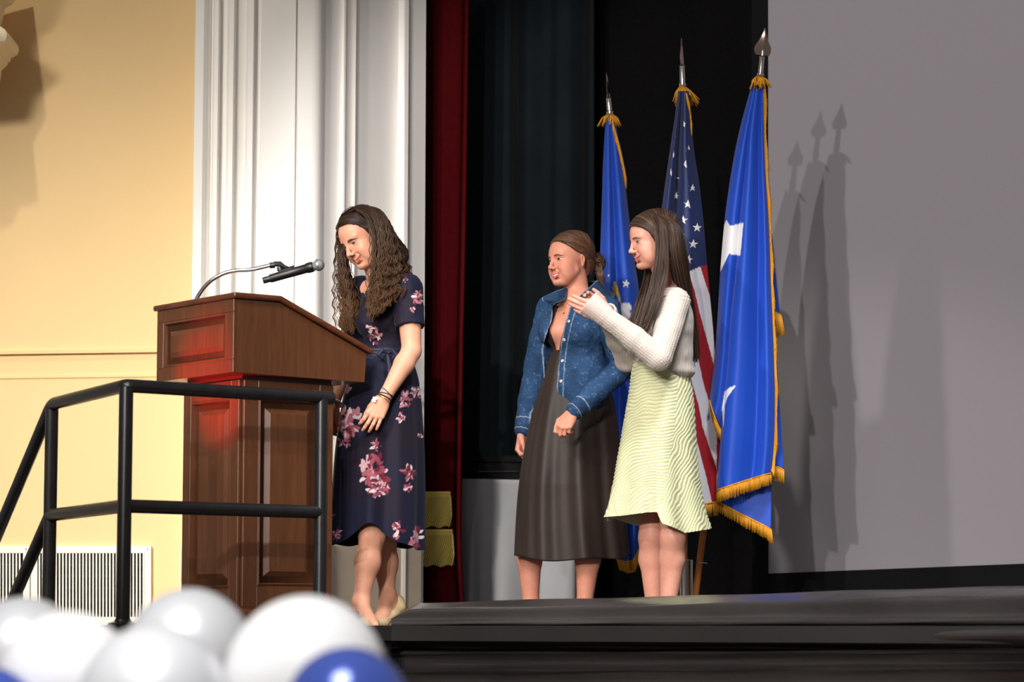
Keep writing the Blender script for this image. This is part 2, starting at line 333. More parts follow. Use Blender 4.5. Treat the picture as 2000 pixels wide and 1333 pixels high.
# red house curtain: flat panel and a narrow gathered leading edge
rc = empty('house_curtain', J(868, 1200, 14.45), 'dark red velvet house curtain with two gold fringe bands near its foot', 'curtain')
def zcut(a, b): return a
V = []; rows = []
for py, r in ((-60, 914), (400, 908), (700, 902), (900, 899), (1060, 898), (1222, 906)):
    rows.append([(815, py, 14.62), (838, py, 14.50), (858, py, 14.46), (880, py, 14.46), (r - 12, py, 14.47), (r - 7, py, 14.52), (r - 4, py, 14.44), (r, py, 14.42), (r + 2, py, 14.50), (r - 1, py, 14.60)])
V, Fq = solid(patch(rows, 70, 30), .012); mk('cloth', V, Fq, m_red, rc)
m_gold = M('gold_bullion_fringe', (244, 222, 122), .45, var=(300, .2)); m_goldh = M('gold_braid', (236, 212, 110), .55, bump=(300, .5, .002))
for (ya, yb, xa, xb, xc, xd) in ((960, 1030, 815, 880, 815, 883), (1034, 1106, 815, 884, 815, 888)):
    mb = MB(); mb.tube([J(x, ya + 4, 14.435) for x in np.linspace(xa, xb, 6)], .009, 8); mb.tube([J(x, ya + 9, 14.435) for x in np.linspace(xa, xb, 6)], .007, 8)
    f = mb.build('fringe_heading', m_goldh, rc)
    mb = MB()
    for k in range(24):
        u = (k - 2) / 20; x1 = xc + (xd - xc) * u; x0 = xa + (xb - xa) * u
        pts = [J(min(max(x0 + (x1 - x0) * t + 20 * (.5 - t), xa), xb + (xd - xb) * t), ya + 9 + (yb - ya - 9 + 2 * math.sin(k * 7.1)) * t, 14.432 - .004 * math.sin(t * 3)) for t in np.linspace(0, 1, 9)]
        mb.tube(pts, .0031, 6)
    bk = MB(); bk.add([J(xa, ya + 6, 14.44), J(xb, ya + 6, 14.44), J(xd, yb - 2, 14.44), J(xc, yb - 2, 14.44)] + [J(xa, ya + 6, 14.444), J(xb, ya + 6, 14.444), J(xd, yb - 2, 14.444), J(xc, yb - 2, 14.444)], [(0, 1, 2, 3), (7, 6, 5, 4), (0, 4, 5, 1), (1, 5, 6, 2), (2, 6, 7, 3), (3, 7, 4, 0)]); bk.build('fringe_backing', M('dark_gold_backing', (96, 78, 22), .8), rc, smooth=False)
    prop(mb.build('fringe_cords', m_gold, rc), kind='stuff')
# dark teal traveller curtain with soft vertical folds, black masking behind it
curtain('traveller_curtain', [xy(890, 15.1), xy(1168, 15.35)], -.0, 3.7, m_teal, 'dark teal stage curtain with soft vertical folds beside the red curtain', [(.36, .045, .3), (.19, .02, 1.1), (.11, .008, 2.0)])
curtain('masking_curtain', [xy(1120, 15.75), xy(1560, 15.75)], 0, 3.8, m_blk, 'flat black masking drape behind the three flags', [(.8, .02, .3), (.33, .008, 1.4)])
curtain('masking_curtain', [xy(600, 16.3), xy(1200, 16.3)], 0, 3.9, m_blk, 'black drape behind the teal curtain', [(.5, .02, 0)])

# projection screen with black borders
m_screen = M('grey_projection_cloth', (148, 143, 148), .9, spec=.2)
sc_ = empty('projection_screen', J(1760, 1160, 14.2), 'large grey projection screen with a black lower border, crossed by flag shadows', 'screen')
def quadbox(nm, pts, th, mat, par):
    P = [J(*p) for p in pts]; n = np.cross(P[1] - P[0], P[3] - P[0]); n /= np.linalg.norm(n); n = n if n[1] > 0 else -n
    mb = MB(); mb.add(P + [p + n * th for p in P], [(0, 1, 2, 3), (7, 6, 5, 4), (0, 4, 5, 1), (1, 5, 6, 2), (2, 6, 7, 3), (3, 7, 4, 0)]); return mb.build(nm, mat, par, smooth=False)
DA, DB = 14.35, 14.0
quadbox('screen_cloth', [(1499, -90, DA), (2120, -90, DB), (2120, 1097, DB), (1500, 1121, DA)], .01, m_screen, sc_)
quadbox('side_border', [(1468, -90, DA + .01), (1500, -90, DA - .005), (1501, 1230, DA - .005), (1469, 1230, DA + .01)], .01, M('screen_border_black', (20, 20, 22), .9, spec=.1), sc_)
quadbox('lower_border', [(1500, 1121, DA - .004), (2120, 1097, DB - .004), (2120, 1230, DB - .004), (1500, 1230, DA - .004)], .01, M('screen_border_black'), sc_)

# cloth covered table with a low black case on it
m_tcloth = M('grey_table_cloth', (150, 151, 155), .85, var=(3, .05), spec=.2)
rows = [[(905, 936, 15.02), (903, 936, 14.74), (935, 936, 14.74), (975, 937, 14.74), (1030, 938, 14.74), (1085, 939, 14.74), (1128, 940, 14.74), (1134, 940, 15.02)],
        [(905, 1010, 15.02), (902, 1010, 14.74), (922, 1010, 14.72), (942, 1010, 14.75), (990, 1010, 14.74), (1050, 1010, 14.76), (1124, 1010, 14.72), (1132, 1010, 15.02)],
        [(905, 1100, 15.02), (902, 1100, 14.75), (918, 1100, 14.69), (941, 1100, 14.77), (985, 1100, 14.70), (1050, 1100, 14.76), (1122, 1100, 14.69), (1130, 1100, 15.02)],
        [(905, 1222, 15.02), (903, 1222, 14.74), (916, 1222, 14.66), (940, 1222, 14.78), (980, 1222, 14.67), (1050, 1222, 14.76), (1120, 1222, 14.67), (1130, 1222, 15.02)]]
tb = empty('covered_table', J(1010, 1222, 14.85), 'table under a plain grey cloth between the red curtain and the brown dress', 'table')
V, Fq = solid(patch(rows, 80, 24), .006); mk('table_cloth', V, Fq, m_tcloth, tb)
zt = zat(938, 14.67)
mb = MB(); prism(mb, [xy(905, 14.77), xy(1128, 14.77), xy(1130, 15.02), xy(905, 15.02)], zt - .03, zt); mb.build('tabletop', m_tcloth, tb, smooth=False)
cs = empty('equipment_case', J(980, 930, 14.85), 'low black equipment case lying on the grey covered table', 'case')
mb = MB(); prism(mb, [xy(907, 14.78), xy(1090, 14.78), xy(1090, 14.98), xy(907, 14.98)], zt + .012, zt + .093); o = mb.build('body', M('black_case', (7, 7, 8), .7, spec=.15), cs, smooth=False)
mb = MB(); prism(mb, [xy(906, 14.77), xy(1091, 14.77), xy(1091, 14.99), xy(906, 14.99)], zt + .097, zt + .128); o = mb.build('lid', M('black_case'), cs, smooth=False)
mb = MB(); mb.tube([J(x, 921.5, 14.768) for x in (934, 970, 1010)], .003, 6); mb.build('trim_strip', M('dull_steel', (110, 110, 112), .4, 1), cs)
# ------------------------------------------------------------------ lectern
wood = [(0.2, (70, 39, 20)), (0.5, (84, 48, 25)), (0.8, (97, 57, 31))]
m_wood = M('cherry_wood', rough=.34, ramp=(5, .6, wood), stretch=(9, 9, .8), coat=.25, bump=(60, .05, .001))
m_woodh = M('cherry_wood_edge', rough=.32, ramp=(5, .6, [(0.3, (60, 31, 15)), (0.5, (86, 45, 23)), (0.7, (102, 56, 30))]), stretch=(1.5, 1.5, 9), coat=.3)
C0 = J(458, 900, 11.5); SX = np.array([math.cos(math.radians(37)), math.sin(math.radians(37)), 0]); WX = np.array([-math.cos(math.radians(53)), math.sin(math.radians(53)), 0]); ZX = np.array([0, 0, 1.0])
def LP(s, w, z): return np.array([C0[0], C0[1], 0]) + SX * s + WX * w + ZX * z
lect = empty('lectern', LP(.3, .3, 0), 'reddish brown wooden lectern with raised panels and a slanted reading top', 'lectern')
CW, CD = .60, .625
zb, zt1, zt2 = .997, 1.290, 1.112
def zslope(s): return zt1 if s < .2 else zt1 + (zt2 - zt1) * (s - .2) / (CD - .2)
mb = MB(); side = [(0, zb), (CD - .01, zb - .008), (CD, zt2 - .005), (.2, zt1 - .002), (0, zt1)]
mb.add([LP(s, 0, z) for s, z in side] + [LP(s, CW, z) for s, z in side], [(0, 1, 2, 3, 4), (9, 8, 7, 6, 5)] + [(i, i + 5, (i + 1) % 5 + 5, (i + 1) % 5) for i in range(5)])
def bevel(o, w=.004, seg=2):
    m = o.modifiers.new('bevel', 'BEVEL'); m.width = w; m.segments = seg; m.limit_method = 'ANGLE'; return o
mb.build('cabinet', m_wood, lect, smooth=False)
# top board with rounded nosing, following the slope
ov = .022; nose = .024; V = []
for s in (-ov, .2, CD + ov):
    z = zslope(max(0, min(CD, s))) - (0.010 if s > CD else 0)
    V += [(s, -ov, z), (s, CW + ov, z), (s, CW + ov, z + nose), (s, -ov, z + nose)]
mb = MB(); mb.add([LP(*v) for v in V], [(0, 1, 2, 3), (11, 10, 9, 8)] + [(i * 4 + j, (i + 1) * 4 + j, (i + 1) * 4 + (j + 1) % 4, i * 4 + (j + 1) % 4) for i in (0, 1) for j in range(4)])
o = mb.build('top_board', m_woodh, lect, smooth=False); bevel(o, .009, 3)
def panel(name, o, u, v, n, W, H, rings, mat, par):
    """nested rings (inset, height) on the rectangle o + u*W + v*H, n outward"""
    V = []; Fq = []
    for ins, h in rings:
        for a, b in ((ins, ins), (W - ins, ins), (W - ins, H - ins), (ins, H - ins)): V.append(o + u * a + v * b + n * h)
    k = len(rings)
    for i in range(k - 1): Fq += [(i * 4 + j, i * 4 + (j + 1) % 4, (i + 1) * 4 + (j + 1) % 4, (i + 1) * 4 + j) for j in range(4)]
    Fq.append(tuple(range(4 * k - 4, 4 * k))); Fq.append((3, 2, 1, 0))
    mb = MB(); mb.add(V, Fq); return mb.build(name, mat, par, smooth=False)
NF = -SX; NS = -WX       # outward normals of the front (audience) and of the right side
mould = [(0, 0), (0, .010), (.009, .0135), (.013, .004), (.017, -.009), (.020, -.009), (.060, .009), (.0605, .0092)]
# cabinet front: frame boards and raised panel
fr = .052
for (a, b, c, d) in ((0, CW, 0, fr), (0, CW, .293 - fr, .293), (0, fr, fr, .293 - fr), (CW - fr, CW, fr, .293 - fr)):
    mb = MB(); mb.add([LP(sv, w, zb + z) for sv in (0, -.012) for w, z in ((a, c), (b, c), (b, d), (a, d))], [(0, 1, 2, 3), (4, 7, 6, 5), (0, 4, 5, 1), (1, 5, 6, 2), (2, 6, 7, 3), (3, 7, 4, 0)])
    bevel(mb.build('frame_board', m_wood, lect, smooth=False), .002, 1)
panel('front_panel', LP(0, CW - fr, zb + fr), -WX, ZX, NF, CW - 2 * fr, .293 - 2 * fr, mould, m_wood, lect)
# pedestal below, set in from the cabinet
a = .085; PW, PD = CW - .085 - a + .0, .51 - a
def PP(s, w, z): return LP(a + s, a + w, z)
mb = MB(); mb.add([PP(s, w, z) for z in (.07, zb) for s, w in ((0, 0), (PD, 0), (PD, PW), (0, PW))], [(3, 2, 1, 0), (4, 5, 6, 7), (0, 1, 5, 4), (1, 2, 6, 5), (2, 3, 7, 6), (3, 0, 4, 7)])
mb.build('pedestal', m_wood, lect, smooth=False)
def frame(o, u, v, n, W, H, b, bt, bb):
    for (x0, x1, y0, y1) in ((0, b, 0, H), (W - b, W, 0, H), (b, W - b, 0, bb), (b, W - b, H - bt, H)):
        mb = MB(); mb.add([o + u * x + v * y + n * h for h in (0, .016) for x, y in ((x0, y0), (x1, y0), (x1, y1), (x0, y1))], [(3, 2, 1, 0), (4, 5, 6, 7), (0, 1, 5, 4), (1, 2, 6, 5), (2, 3, 7, 6), (3, 0, 4, 7)])
        bevel(mb.build('frame_board', m_wood, lect, smooth=False), .002, 1)
H = zb - .07 - .02; z0 = .07
frame(PP(0, PW, z0), -WX, ZX, NF, PW, H, .058, .07, .075); panel('pedestal_front_panel', PP(0, PW - .058, z0 + .075), -WX, ZX, NF, PW - .116, H - .145, [(i, h * 1.3) for i, h in mould], m_wood, lect)
frame(PP(0, 0, z0), SX, ZX, NS, PD, H, .066, .07, .085); panel('pedestal_side_panel', PP(.066, 0, z0 + .085), SX, ZX, NS, PD - .132, H - .155, [(i, h * 1.5) for i, h in mould], m_wood, lect)
mb = MB(); mb.add([LP(s, w, z) for z in (0, .062) for s, w in ((.03, .03), (CD, .03), (CD, CW - .0), (.03, CW - .0))], [(3, 2, 1, 0), (4, 5, 6, 7), (0, 1, 5, 4), (1, 2, 6, 5), (2, 3, 7, 6), (3, 0, 4, 7)])
bevel(mb.build('base_plinth', m_woodh, lect, smooth=False), .012, 3)
mb = MB(); mb.add([LP(s, w, z) for z in (.062, .075) for s, w in ((.06, .06), (CD - .08, .06), (CD - .08, CW - .06), (.06, CW - .06))], [(3, 2, 1, 0), (4, 5, 6, 7), (0, 1, 5, 4), (1, 2, 6, 5), (2, 3, 7, 6), (3, 0, 4, 7)])
mb.build('base_moulding', m_woodh, lect, smooth=False)

# gooseneck with clip, microphone held in the clip
m_chrome = M('chrome', (225, 225, 230), .14, 1); m_blackp = M('black_plastic', (18, 18, 19), .38); m_mesh = M('steel_mesh', (150, 152, 155), .55, .8, bump=(420, 1.0, .003))
gn = empty('gooseneck', J(383, 586, 12.0), 'shiny chrome gooseneck rising from the lectern top with a black clip', 'microphone stand')
gp = crom([J(*p) for p in ((378, 603, 11.86), (383, 586, 11.86), (396, 565, 11.85), (413, 548, 11.84), (436, 535, 11.83), (460, 529, 11.82), (490, 527, 11.81), (530, 518, 11.8))], 140)
mb = MB(); mb.tube(gp, [.0078 + .0012 * (i % 2) for i in range(140)], 10); mb.build('neck', m_chrome, gn, auto=2)
mb = MB(); mb.lathe([(.02, 0), (.02, .006), (.011, .012), (.010, .03)], J(379, 604, 11.86), (.2, 0, 1), 18); mb.build('collar', m_blackp, gn)
DM = 11.8
ma, mbv = J(514, 548.5, DM), J(612, 521, DM - .02); ax = (mbv - ma) / np.linalg.norm(mbv - ma); up = np.cross(ax, np.array([0, -1, 0])); up = up if up[2] > 0 else -up; up /= np.linalg.norm(up)
mb = MB(); pA, pB = J(528, 514, DM), J(541, 513, DM)
mb.tube([J(527, 519, DM), J(537, 518, DM)], .0125, 12); mb.tube([J(535, 516, DM), J(547, 516, DM), J(556, 522, DM), J(566, 524, DM)], [.011, .011, .008, .004], 10)
mb.tube([J(545, 521, DM), J(549, 531, DM)], [.010, .013], 10); mb.build('clip_arm', m_blackp, gn)
mb = MB(); c = J(560, 533, DM); L_ = .075; V = []
for i in range(2):
    for k in range(13):
        an = math.radians(-35 + 250 * k / 12); q = math.cos(an) * np.cross(ax, up) + math.sin(an) * up
        for r in (.0185, .0215): V.append(c + ax * (i - .5) * L_ * (1 - .25 * abs(math.cos(an))) + q * r)
Fq = []
for k in range(12):
    A = k * 2; B = 26 + k * 2; Fq += [(A, A + 2, B + 2, B), (A + 1, B + 1, B + 3, A + 3), (A, A + 1, A + 3, A + 2), (B, B + 2, B + 3, B + 1)]
Fq += [(0, 26, 27, 1), (24, 25, 51, 50)]; mb.add(V, Fq); mb.build('clip_jaw', m_blackp, gn, auto=.7)
mic = empty('microphone', J(560, 535, DM), 'black handheld microphone with silver mesh head, held in the gooseneck clip', 'microphone')
Lm = np.linalg.norm(mbv - ma)
mb = MB(); mb.lathe([(.0125, 0), (.0135, .004), (.0135, .028), (.0165, .03), (.0175, .034), (.0182, Lm * .55), (.0188, Lm * .86), (.0215, Lm * .88), (.0215, Lm - .004), (.018, Lm)], ma, ax, 28); mb.build('body', m_blackp, mic, auto=.6)
mb = MB(); mb.lathe([(.0138, .0285), (.0166, .0290), (.0166, .031), (.0138, .0315)], ma, ax, 24); mb.build('ring', M('black_gloss', (30, 30, 30), .2), mic)
Rg = .0245; mb = MB(); mb.lathe([(.018, 0)] + [(Rg * math.cos(t), .022 + Rg * math.sin(t) * (1.0 if t > 0 else .9)) for t in np.linspace(-.75, 1.5, 16)], mbv, ax, 28); mb.build('grille', m_mesh, mic, auto=2)
mb = MB(); mb.lathe([(Rg - .001, .0185), (Rg + .0012, .019), (Rg + .0012, .0235), (Rg - .001, .024)], mbv, ax, 28); mb.build('grille_band', m_chrome, mic)

# ------------------------------------------------------------------ stair railing
m_rail = M('black_rail_enamel', (26, 25, 27), .32, var=(20, .25), bump=(30, .1, .002))
rail = empty('stair_railing', J(243, 1222, 10.8), 'black tubular steel railing around the stage steps, in front of the lectern', 'railing')
ZR, ZM, RT = .884, .437, .0255
def gr(px, D): p = J(px, 1000, D); return np.array([p[0], p[1], 0])
cor = gr(243, 10.8); rp = gr(626, 11.34); lp = gr(98, 11.7)
dr = (rp - cor) / np.linalg.norm(rp - cor); dl = (lp - cor) / np.linalg.norm(lp - cor); up3 = np.array([0, 0, 1.0])
st = lp + dl * 1.45; drop = .62 * 1.45
def tube(nm, pts, r=RT, par=rail, n=16, mat=m_rail): m = MB(); m.tube(pts, r, n); return m.build(nm, mat, par, auto=.8)
def bend(a, b, c, r=.05, k=6):
    d1 = (a - b) / np.linalg.norm(a - b); d2 = (c - b) / np.linalg.norm(c - b); return [b * 1 + (d1 * (1 - t) ** 2 + d2 * t ** 2) * r for t in np.linspace(0, 1, k)]
A, B, C_, E = rp + up3 * ZR + dr * .05, cor + up3 * ZR, lp + up3 * ZR, st + up3 * (ZR - drop)
tube('top_rail', [A] + bend(A, B, C_, .03) + bend(B, C_, E, .05) + [E])
tube('mid_rail', [rp + up3 * ZM, cor + up3 * ZM]); tube('mid_rail', [cor + up3 * ZM, lp + up3 * ZM]); tube('mid_rail', [lp + up3 * ZM, st + up3 * (ZM - drop)])
for p in (cor, rp, lp):
    tube('post', [p + up3 * .006, p + up3 * (ZR - .005)], .0265)
    mb = MB(); mb.lathe([(.055, 0), (.055, .006), (.032, .012), (.030, .02)], p, n=20); mb.build('floor_flange', m_rail, rail)
tube('post', [st + up3 * (-drop), st + up3 * (ZR - drop)], .0265)
# steps down towards the wall vent
stp = empty('stage_steps', lp + dl * .7 - up3 * .6, 'dark stage steps going down beside the railing, hidden behind the balloons', 'steps')
wv = np.array([-dl[1], dl[0], 0])
for i in range(4):
    o_ = lp + dl * (.12 + .3 * i) - up3 * (.17 * (i + 1)); mb = MB()
    mb.add([o_ + dl * x + wv * y + up3 * z for z in (-.04, 0) for x, y in ((0, -.12), (.32, -.12), (.32, .9), (0, .9))], [(3, 2, 1, 0), (4, 5, 6, 7), (0, 1, 5, 4), (1, 2, 6, 5), (2, 3, 7, 6), (3, 0, 4, 7)])
    mb.build('tread', m_floor, stp, smooth=False)

# ------------------------------------------------------------------ balloons
m_bw = M('white_latex', (250, 250, 252), .35, sss=.1, coat=.1); m_bs = M('silver_foil_latex', (236, 238, 243), .34, .22, coat=.2); m_bb = M('pearl_blue_latex', (72, 96, 190), .2, .25, coat=.6)
def balloon(px, py, rpx, D, mat, label, tilt=(0, 0)):
    R = rpx * D / F_PX; c = J(px, py, D); ax = Vector((tilt[0], tilt[1], 1)).normalized()
    e = empty('balloon', c - np.array(ax) * R * 1.32, label, 'balloon', 'balloons in front of the stage')
    prof = [(.004, -1.27 * R)]
    for t in np.linspace(-math.pi / 2 + .12, math.pi / 2, 36):
        s_ = math.sin(t); prof.append((R * math.cos(t) * (1 - (.16 * s_ * s_ if s_ < 0 else 0)), R * (s_ * (1.05 if s_ > 0 else 1.22))))
    prof[-1] = (.0005, prof[-1][1])
    mb = MB(); mb.lathe(prof, c, ax, 40); mb.build('body', mat, e, auto=2)
    mb = MB(); mb.lathe([(.004, -1.27 * R), (.0065, -1.285 * R), (.005, -1.30 * R), (.010, -1.34 * R), (.006, -1.345 * R)], c, ax, 14); mb.build('knot', mat, e)
balloon(597, 1333, 160, 5.1, m_bw, 'big white balloon, highest at the front of the cluster, above the blue one', (.05, 0))
balloon(677, 1396, 125, 4.7, m_bb, 'pearly blue balloon in front of the big white balloon', (.12, -.1))
balloon(300, 1377, 148, 4.95, m_bs, 'silver balloon in the front row between two white balloons', (-.05, -.1))
balloon(368, 1284, 127, 5.45, m_bs, 'silver balloon behind the front row, below the lectern', (.1, .1))
balloon(130, 1337, 134, 5.2, m_bw, 'white balloon second from the edge, overlapping a silver one', (-.1, 0))
balloon(45, 1300, 126, 5.6, m_bs, 'silvery balloon at the edge behind the white balloon, under the stair rail', (-.15, .1))
balloon(-20, 1420, 110, 5.0, m_bb, 'dark blue balloon only peeping in at the corner', (-.2, -.1))
balloon(520, 1490, 105, 5.55, m_bw, 'white balloon low in the cluster between silver and blue ones', (0, -.1))
# ------------------------------------------------------------------ flags on a three-pole stand
m_pole = M('oiled_wood_pole', (158, 92, 32), .45, var=(30, .12)); m_fr = M('gold_flag_fringe', (205, 140, 14), .6, var=(200, .18))
m_cloth = M('flag_cloth', attr=True, rough=.62, sheen=.15, bump=(260, .08, .001)); m_fin = M('finial_chrome', (214, 208, 204), .16, 1); m_blade = M('finial_blade', (176, 150, 142), .18, 1)
m_star = M('embroidered_star', (232, 230, 228), .7, bump=(300, .3, .001))
def insidepoly(px, py, poly):
    c = np.zeros(len(px), bool); n = len(poly)
    for i in range(n):
        x0, y0 = poly[i]; x1, y1 = poly[(i + 1) % n]
        t = ((y0 > py) != (y1 > py)) & (px < (x1 - x0) * (py - y0) / (y1 - y0 + 1e-9) + x0); c ^= t
    return c
def cloth(name, rows, nu, nv, colfn, parent, th=.003):
    G = patch(rows, nu, nv); V, Fq = solid(G, th); px, py = PX(V); o = mk(name, V, Fq, m_cloth, parent, col=colfn(px, py)); o['_g'] = 0; del o['_g']
    return o, G, (V, Fq)
def fringe(edge, drop, n, parent, name='fringe', seed=1, curl=.0, r=.0019, heading=True, out=.004):
    """edge: world points; drop: (k,3) or (3,) hanging vectors at the two ends"""
    r_ = np.random.default_rng(seed); E = crom(np.array(edge), n); dr = np.array(drop, float); dr = np.broadcast_to(dr, (2, 3)) if dr.ndim == 1 else dr
    mb = MB()
    if heading: mb.tube(E + np.array([0, -out, 0]), .0035, 5)
    for i in range(n):
        t = i / max(1, n - 1); d = dr[0] * (1 - t) + dr[1] * t; d = d * (1 + r_.normal(0, .05)); L_ = np.linalg.norm(d); j = r_.normal(0, .03, 3) * L_
        y = np.array([0, -out + r_.normal(0, .0012), 0])
        mb.tube([E[i] + y, E[i] + d * .5 + j * .5 + y * 1.1, E[i] + d + j + y], [r, r, r * .75], 4)
    o = mb.build(name, m_fr, parent, auto=None); prop(o, kind='stuff'); return o
def spear(parent, a, b, turn, hb, ws):
    """finial: socket from point a (pole top) towards b (tip); turn = rotation of the flat blade about the pole"""
    ax = (b - a) / np.linalg.norm(b - a); L_ = np.linalg.norm(b - a)
    mb = MB(); mb.lathe([(.0155, -.006), (.0165, .0), (.0165, .006), (.013, .01), (.0115, (L_ - hb) * .95), (.0128, (L_ - hb)), (.0085, L_ - hb + .004), (.0065, L_ - hb * .8)], a, ax, 18); mb.build('finial_socket', m_fin, parent, auto=.6)
    u = np.cross(ax, (0, 1, 0)); u /= np.linalg.norm(u); v = np.cross(ax, u); c, s_ = math.cos(turn), math.sin(turn); e = u * c + v * s_; f = np.cross(ax, e)
    half = [(0, 1.0), (.10, .80), (.26, .56), (.46, .36), (.50, .26), (.46, .12), (.40, .05), (.36, .10), (.34, .20), (.26, .30), (.12, .22), (.08, .0)]
    V = []; W = ws * 2
    for sg in (1, -1):
        for x, z in half: V.append((sg * x * W / 2 * 2, z * hb))
    n = len(half); P = []; base = b - ax * hb
    for x, z in V: P.append(base + e * x + ax * z + f * .0008)
    for x, z in V: P.append(base + e * x + ax * z - f * .0008)
    zc = [z for _, z in half]
    C1 = [base + ax * (z * hb) + f * .0055 for z in zc]; C2 = [base + ax * (z * hb) - f * .0055 for z in zc]; C1[0] = C2[0] = b
    P += C1 + C2; mb = MB(); Fq = []
    o1, o2, o3, o4 = 0, 2 * n, 4 * n, 5 * n
    for sg in (0, 1):
        for i in range(n - 1):
            A = sg * n + i
            Fq.append((o1 + A, o1 + A + 1, o3 + i + 1, o3 + i)); Fq.append((o2 + A, o2 + A + 1, o4 + i + 1, o4 + i)); Fq.append((o1 + A, o1 + A + 1, o2 + A + 1, o2 + A))
    mb.add(P, Fq); mb.build('finial_blade', m_blade, parent, auto=.4)
    ol = MB()
    for sg in (1, -1): ol.tube([base + e * (sg * x * W / 2 * 2) + ax * (z * hb) for x, z in half], .0012, 5)
    ol.build('finial_rim', m_fin, parent)
def pole(parent, a, b):
    mb = MB(); mb.tube([a, a + (b - a) * .5, b], [.0150, .0145, .0135], 14); return mb.build('pole', m_pole, parent)
def tassel(parent, top, dx0, dx1, ln, n, seed=3):
    r_ = np.random.default_rng(seed); mb = MB()
    for i in range(n):
        a = 2 * math.pi * i / n; x = dx0 + (dx1 - dx0) * r_.random(); s_ = .018
        p0 = top + np.array([math.cos(a) * .013, math.sin(a) * .013, .0]); p1 = p0 + np.array([math.cos(a) * .014 + x * .4, math.sin(a) * .014 - .006, -ln * .35]); p2 = p1 + np.array([x * .6 + math.cos(a) * .006, 0, -ln * (.4 + .45 * r_.random())])
        mb.tube([p0, p1, p2], [.0035, .003, .0022], 4)
    mb.tube([top + np.array([math.cos(a) * .015, math.sin(a) * .015, -.004]) for a in np.linspace(0, 2 * math.pi, 13)[:-1]], .004, 6, closed=True)
    prop(mb.build('cord_tassel', m_fr, parent, auto=None), kind='stuff')
BLUE = lin((3, 66, 178)); NAVY = lin((18, 36, 86)); WH = lin((226, 222, 228)); RED = lin((164, 16, 30)); CW_ = lin((226, 224, 226))

# --- right flag: blue with white stars, nearest the screen
fb = J(1353, 1216, 13.14); ft = J(1485, 146, 12.86); tip = J(1494, 55, 12.84)
FR = empty('flag', fb, 'bright blue flag with large white stars and gold fringe, nearest the grey screen', 'flag', 'flags on the stage stand')
pole(FR, fb + np.array([0, 0, .02]), ft); spear(FR, ft, tip, .25, .128, .0385); tassel(FR, J(1482, 150, 12.8), -.03, .03, .05, 46)
S1 = [(1419, 430), (1426, 442), (1452, 435), (1446, 500), (1440, 499), (1424, 496), (1404, 538), (1400, 470)]
S2 = [(1438, 753), (1425, 757), (1415, 766), (1410, 800), (1413, 834), (1416, 792), (1421, 776)]
def cR(px, py):
    c = np.tile(BLUE, (len(px), 1)); c[insidepoly(px, py, S1)] = CW_; c[insidepoly(px, py, S2)] = CW_; return c
d = 12.84
def lrow(y, l, r, dd=.0, yl=0, yr=0):
    n = 6; o = [.05, .0, -.022, -.015, .01, .03]
    return [(l + (r - l) * i / (n - 1), y + yl * (1 - i / (n - 1)) + yr * i / (n - 1), d + dd + o[i] * min(1, (r - l) / 25)) for i in range(n)]
cloth('cloth_fold', [lrow(158, 1471, 1485), lrow(250, 1446, 1474), lrow(330, 1430, 1466), lrow(430, 1416, 1456, .01), lrow(520, 1408, 1449, .015), lrow(620, 1402, 1438, .02), lrow(700, 1396, 1434, .02), lrow(765, 1388, 1424, .02, 0, 35), lrow(783, 1386, 1411, .02, 0, 62)], 70, 300, cR, FR)
fringe([J(1386, 783, d + .055), J(1392, 804, d + .01), J(1400, 825, d), J(1410, 845, d + .03)], [(.004, 0, -.05), (.002, 0, -.062)], 34, FR)
def mrow(y, l, r, dd=0, yl=0, yr=0):
    f = [0, .06, .2, .36, .5, .62, .72, .84, 1.0]; o = [.03, -.005, -.03, -.022, .0, .022, .0, -.018, .02]; k = min(1, (r - l) / 60)
    return [(l + (r - l) * f[i], y + yl * (1 - f[i]) ** 1.2 + yr * f[i], d + dd + o[i] * k) for i in range(9)]
top_edge = [(160, 1477, 1492), (250, 1462, 1494), (330, 1455, 1497), (400, 1448, 1502), (500, 1440, 1507), (560, 1434, 1509), (625, 1427, 1512), (700, 1422, 1515), (770, 1415, 1517), (855, 1408, 1516)]
rows = [mrow(y, l, r, -.015) for y, l, r in top_edge] + [mrow(918, 1403, 1512, -.01, 0, -8), mrow(940, 1400, 1509, -.01, 18, -16)]
o, GM, _ = cloth('cloth', rows, 120, 300, cR, FR)
fringe(GM[-1, ::3] * 1, [(.0, 0, -.056), (.003, 0, -.05)], 110, FR, seed=5)
# fringed fly edge running down the front
ed = GM[4:, -3]; k = len(ed)
mb = MB(); r_ = np.random.default_rng(9); E = crom(ed[::8], 420)
for i in range(420):
    w_ = .012 + .004 * math.sin(i * .13); p = E[i] + np.array([0, -.012, 0])
    mb.tube([p + np.array([-.004, 0, .004]), p + np.array([.004 + r_.normal(0, .001), -.004, -.006]), p + np.array([w_ - .004 + r_.normal(0, .001), -.002, -.022])], .0017, 4)
prop(mb.build('edge_fringe', m_fr, FR, auto=None), kind='stuff')
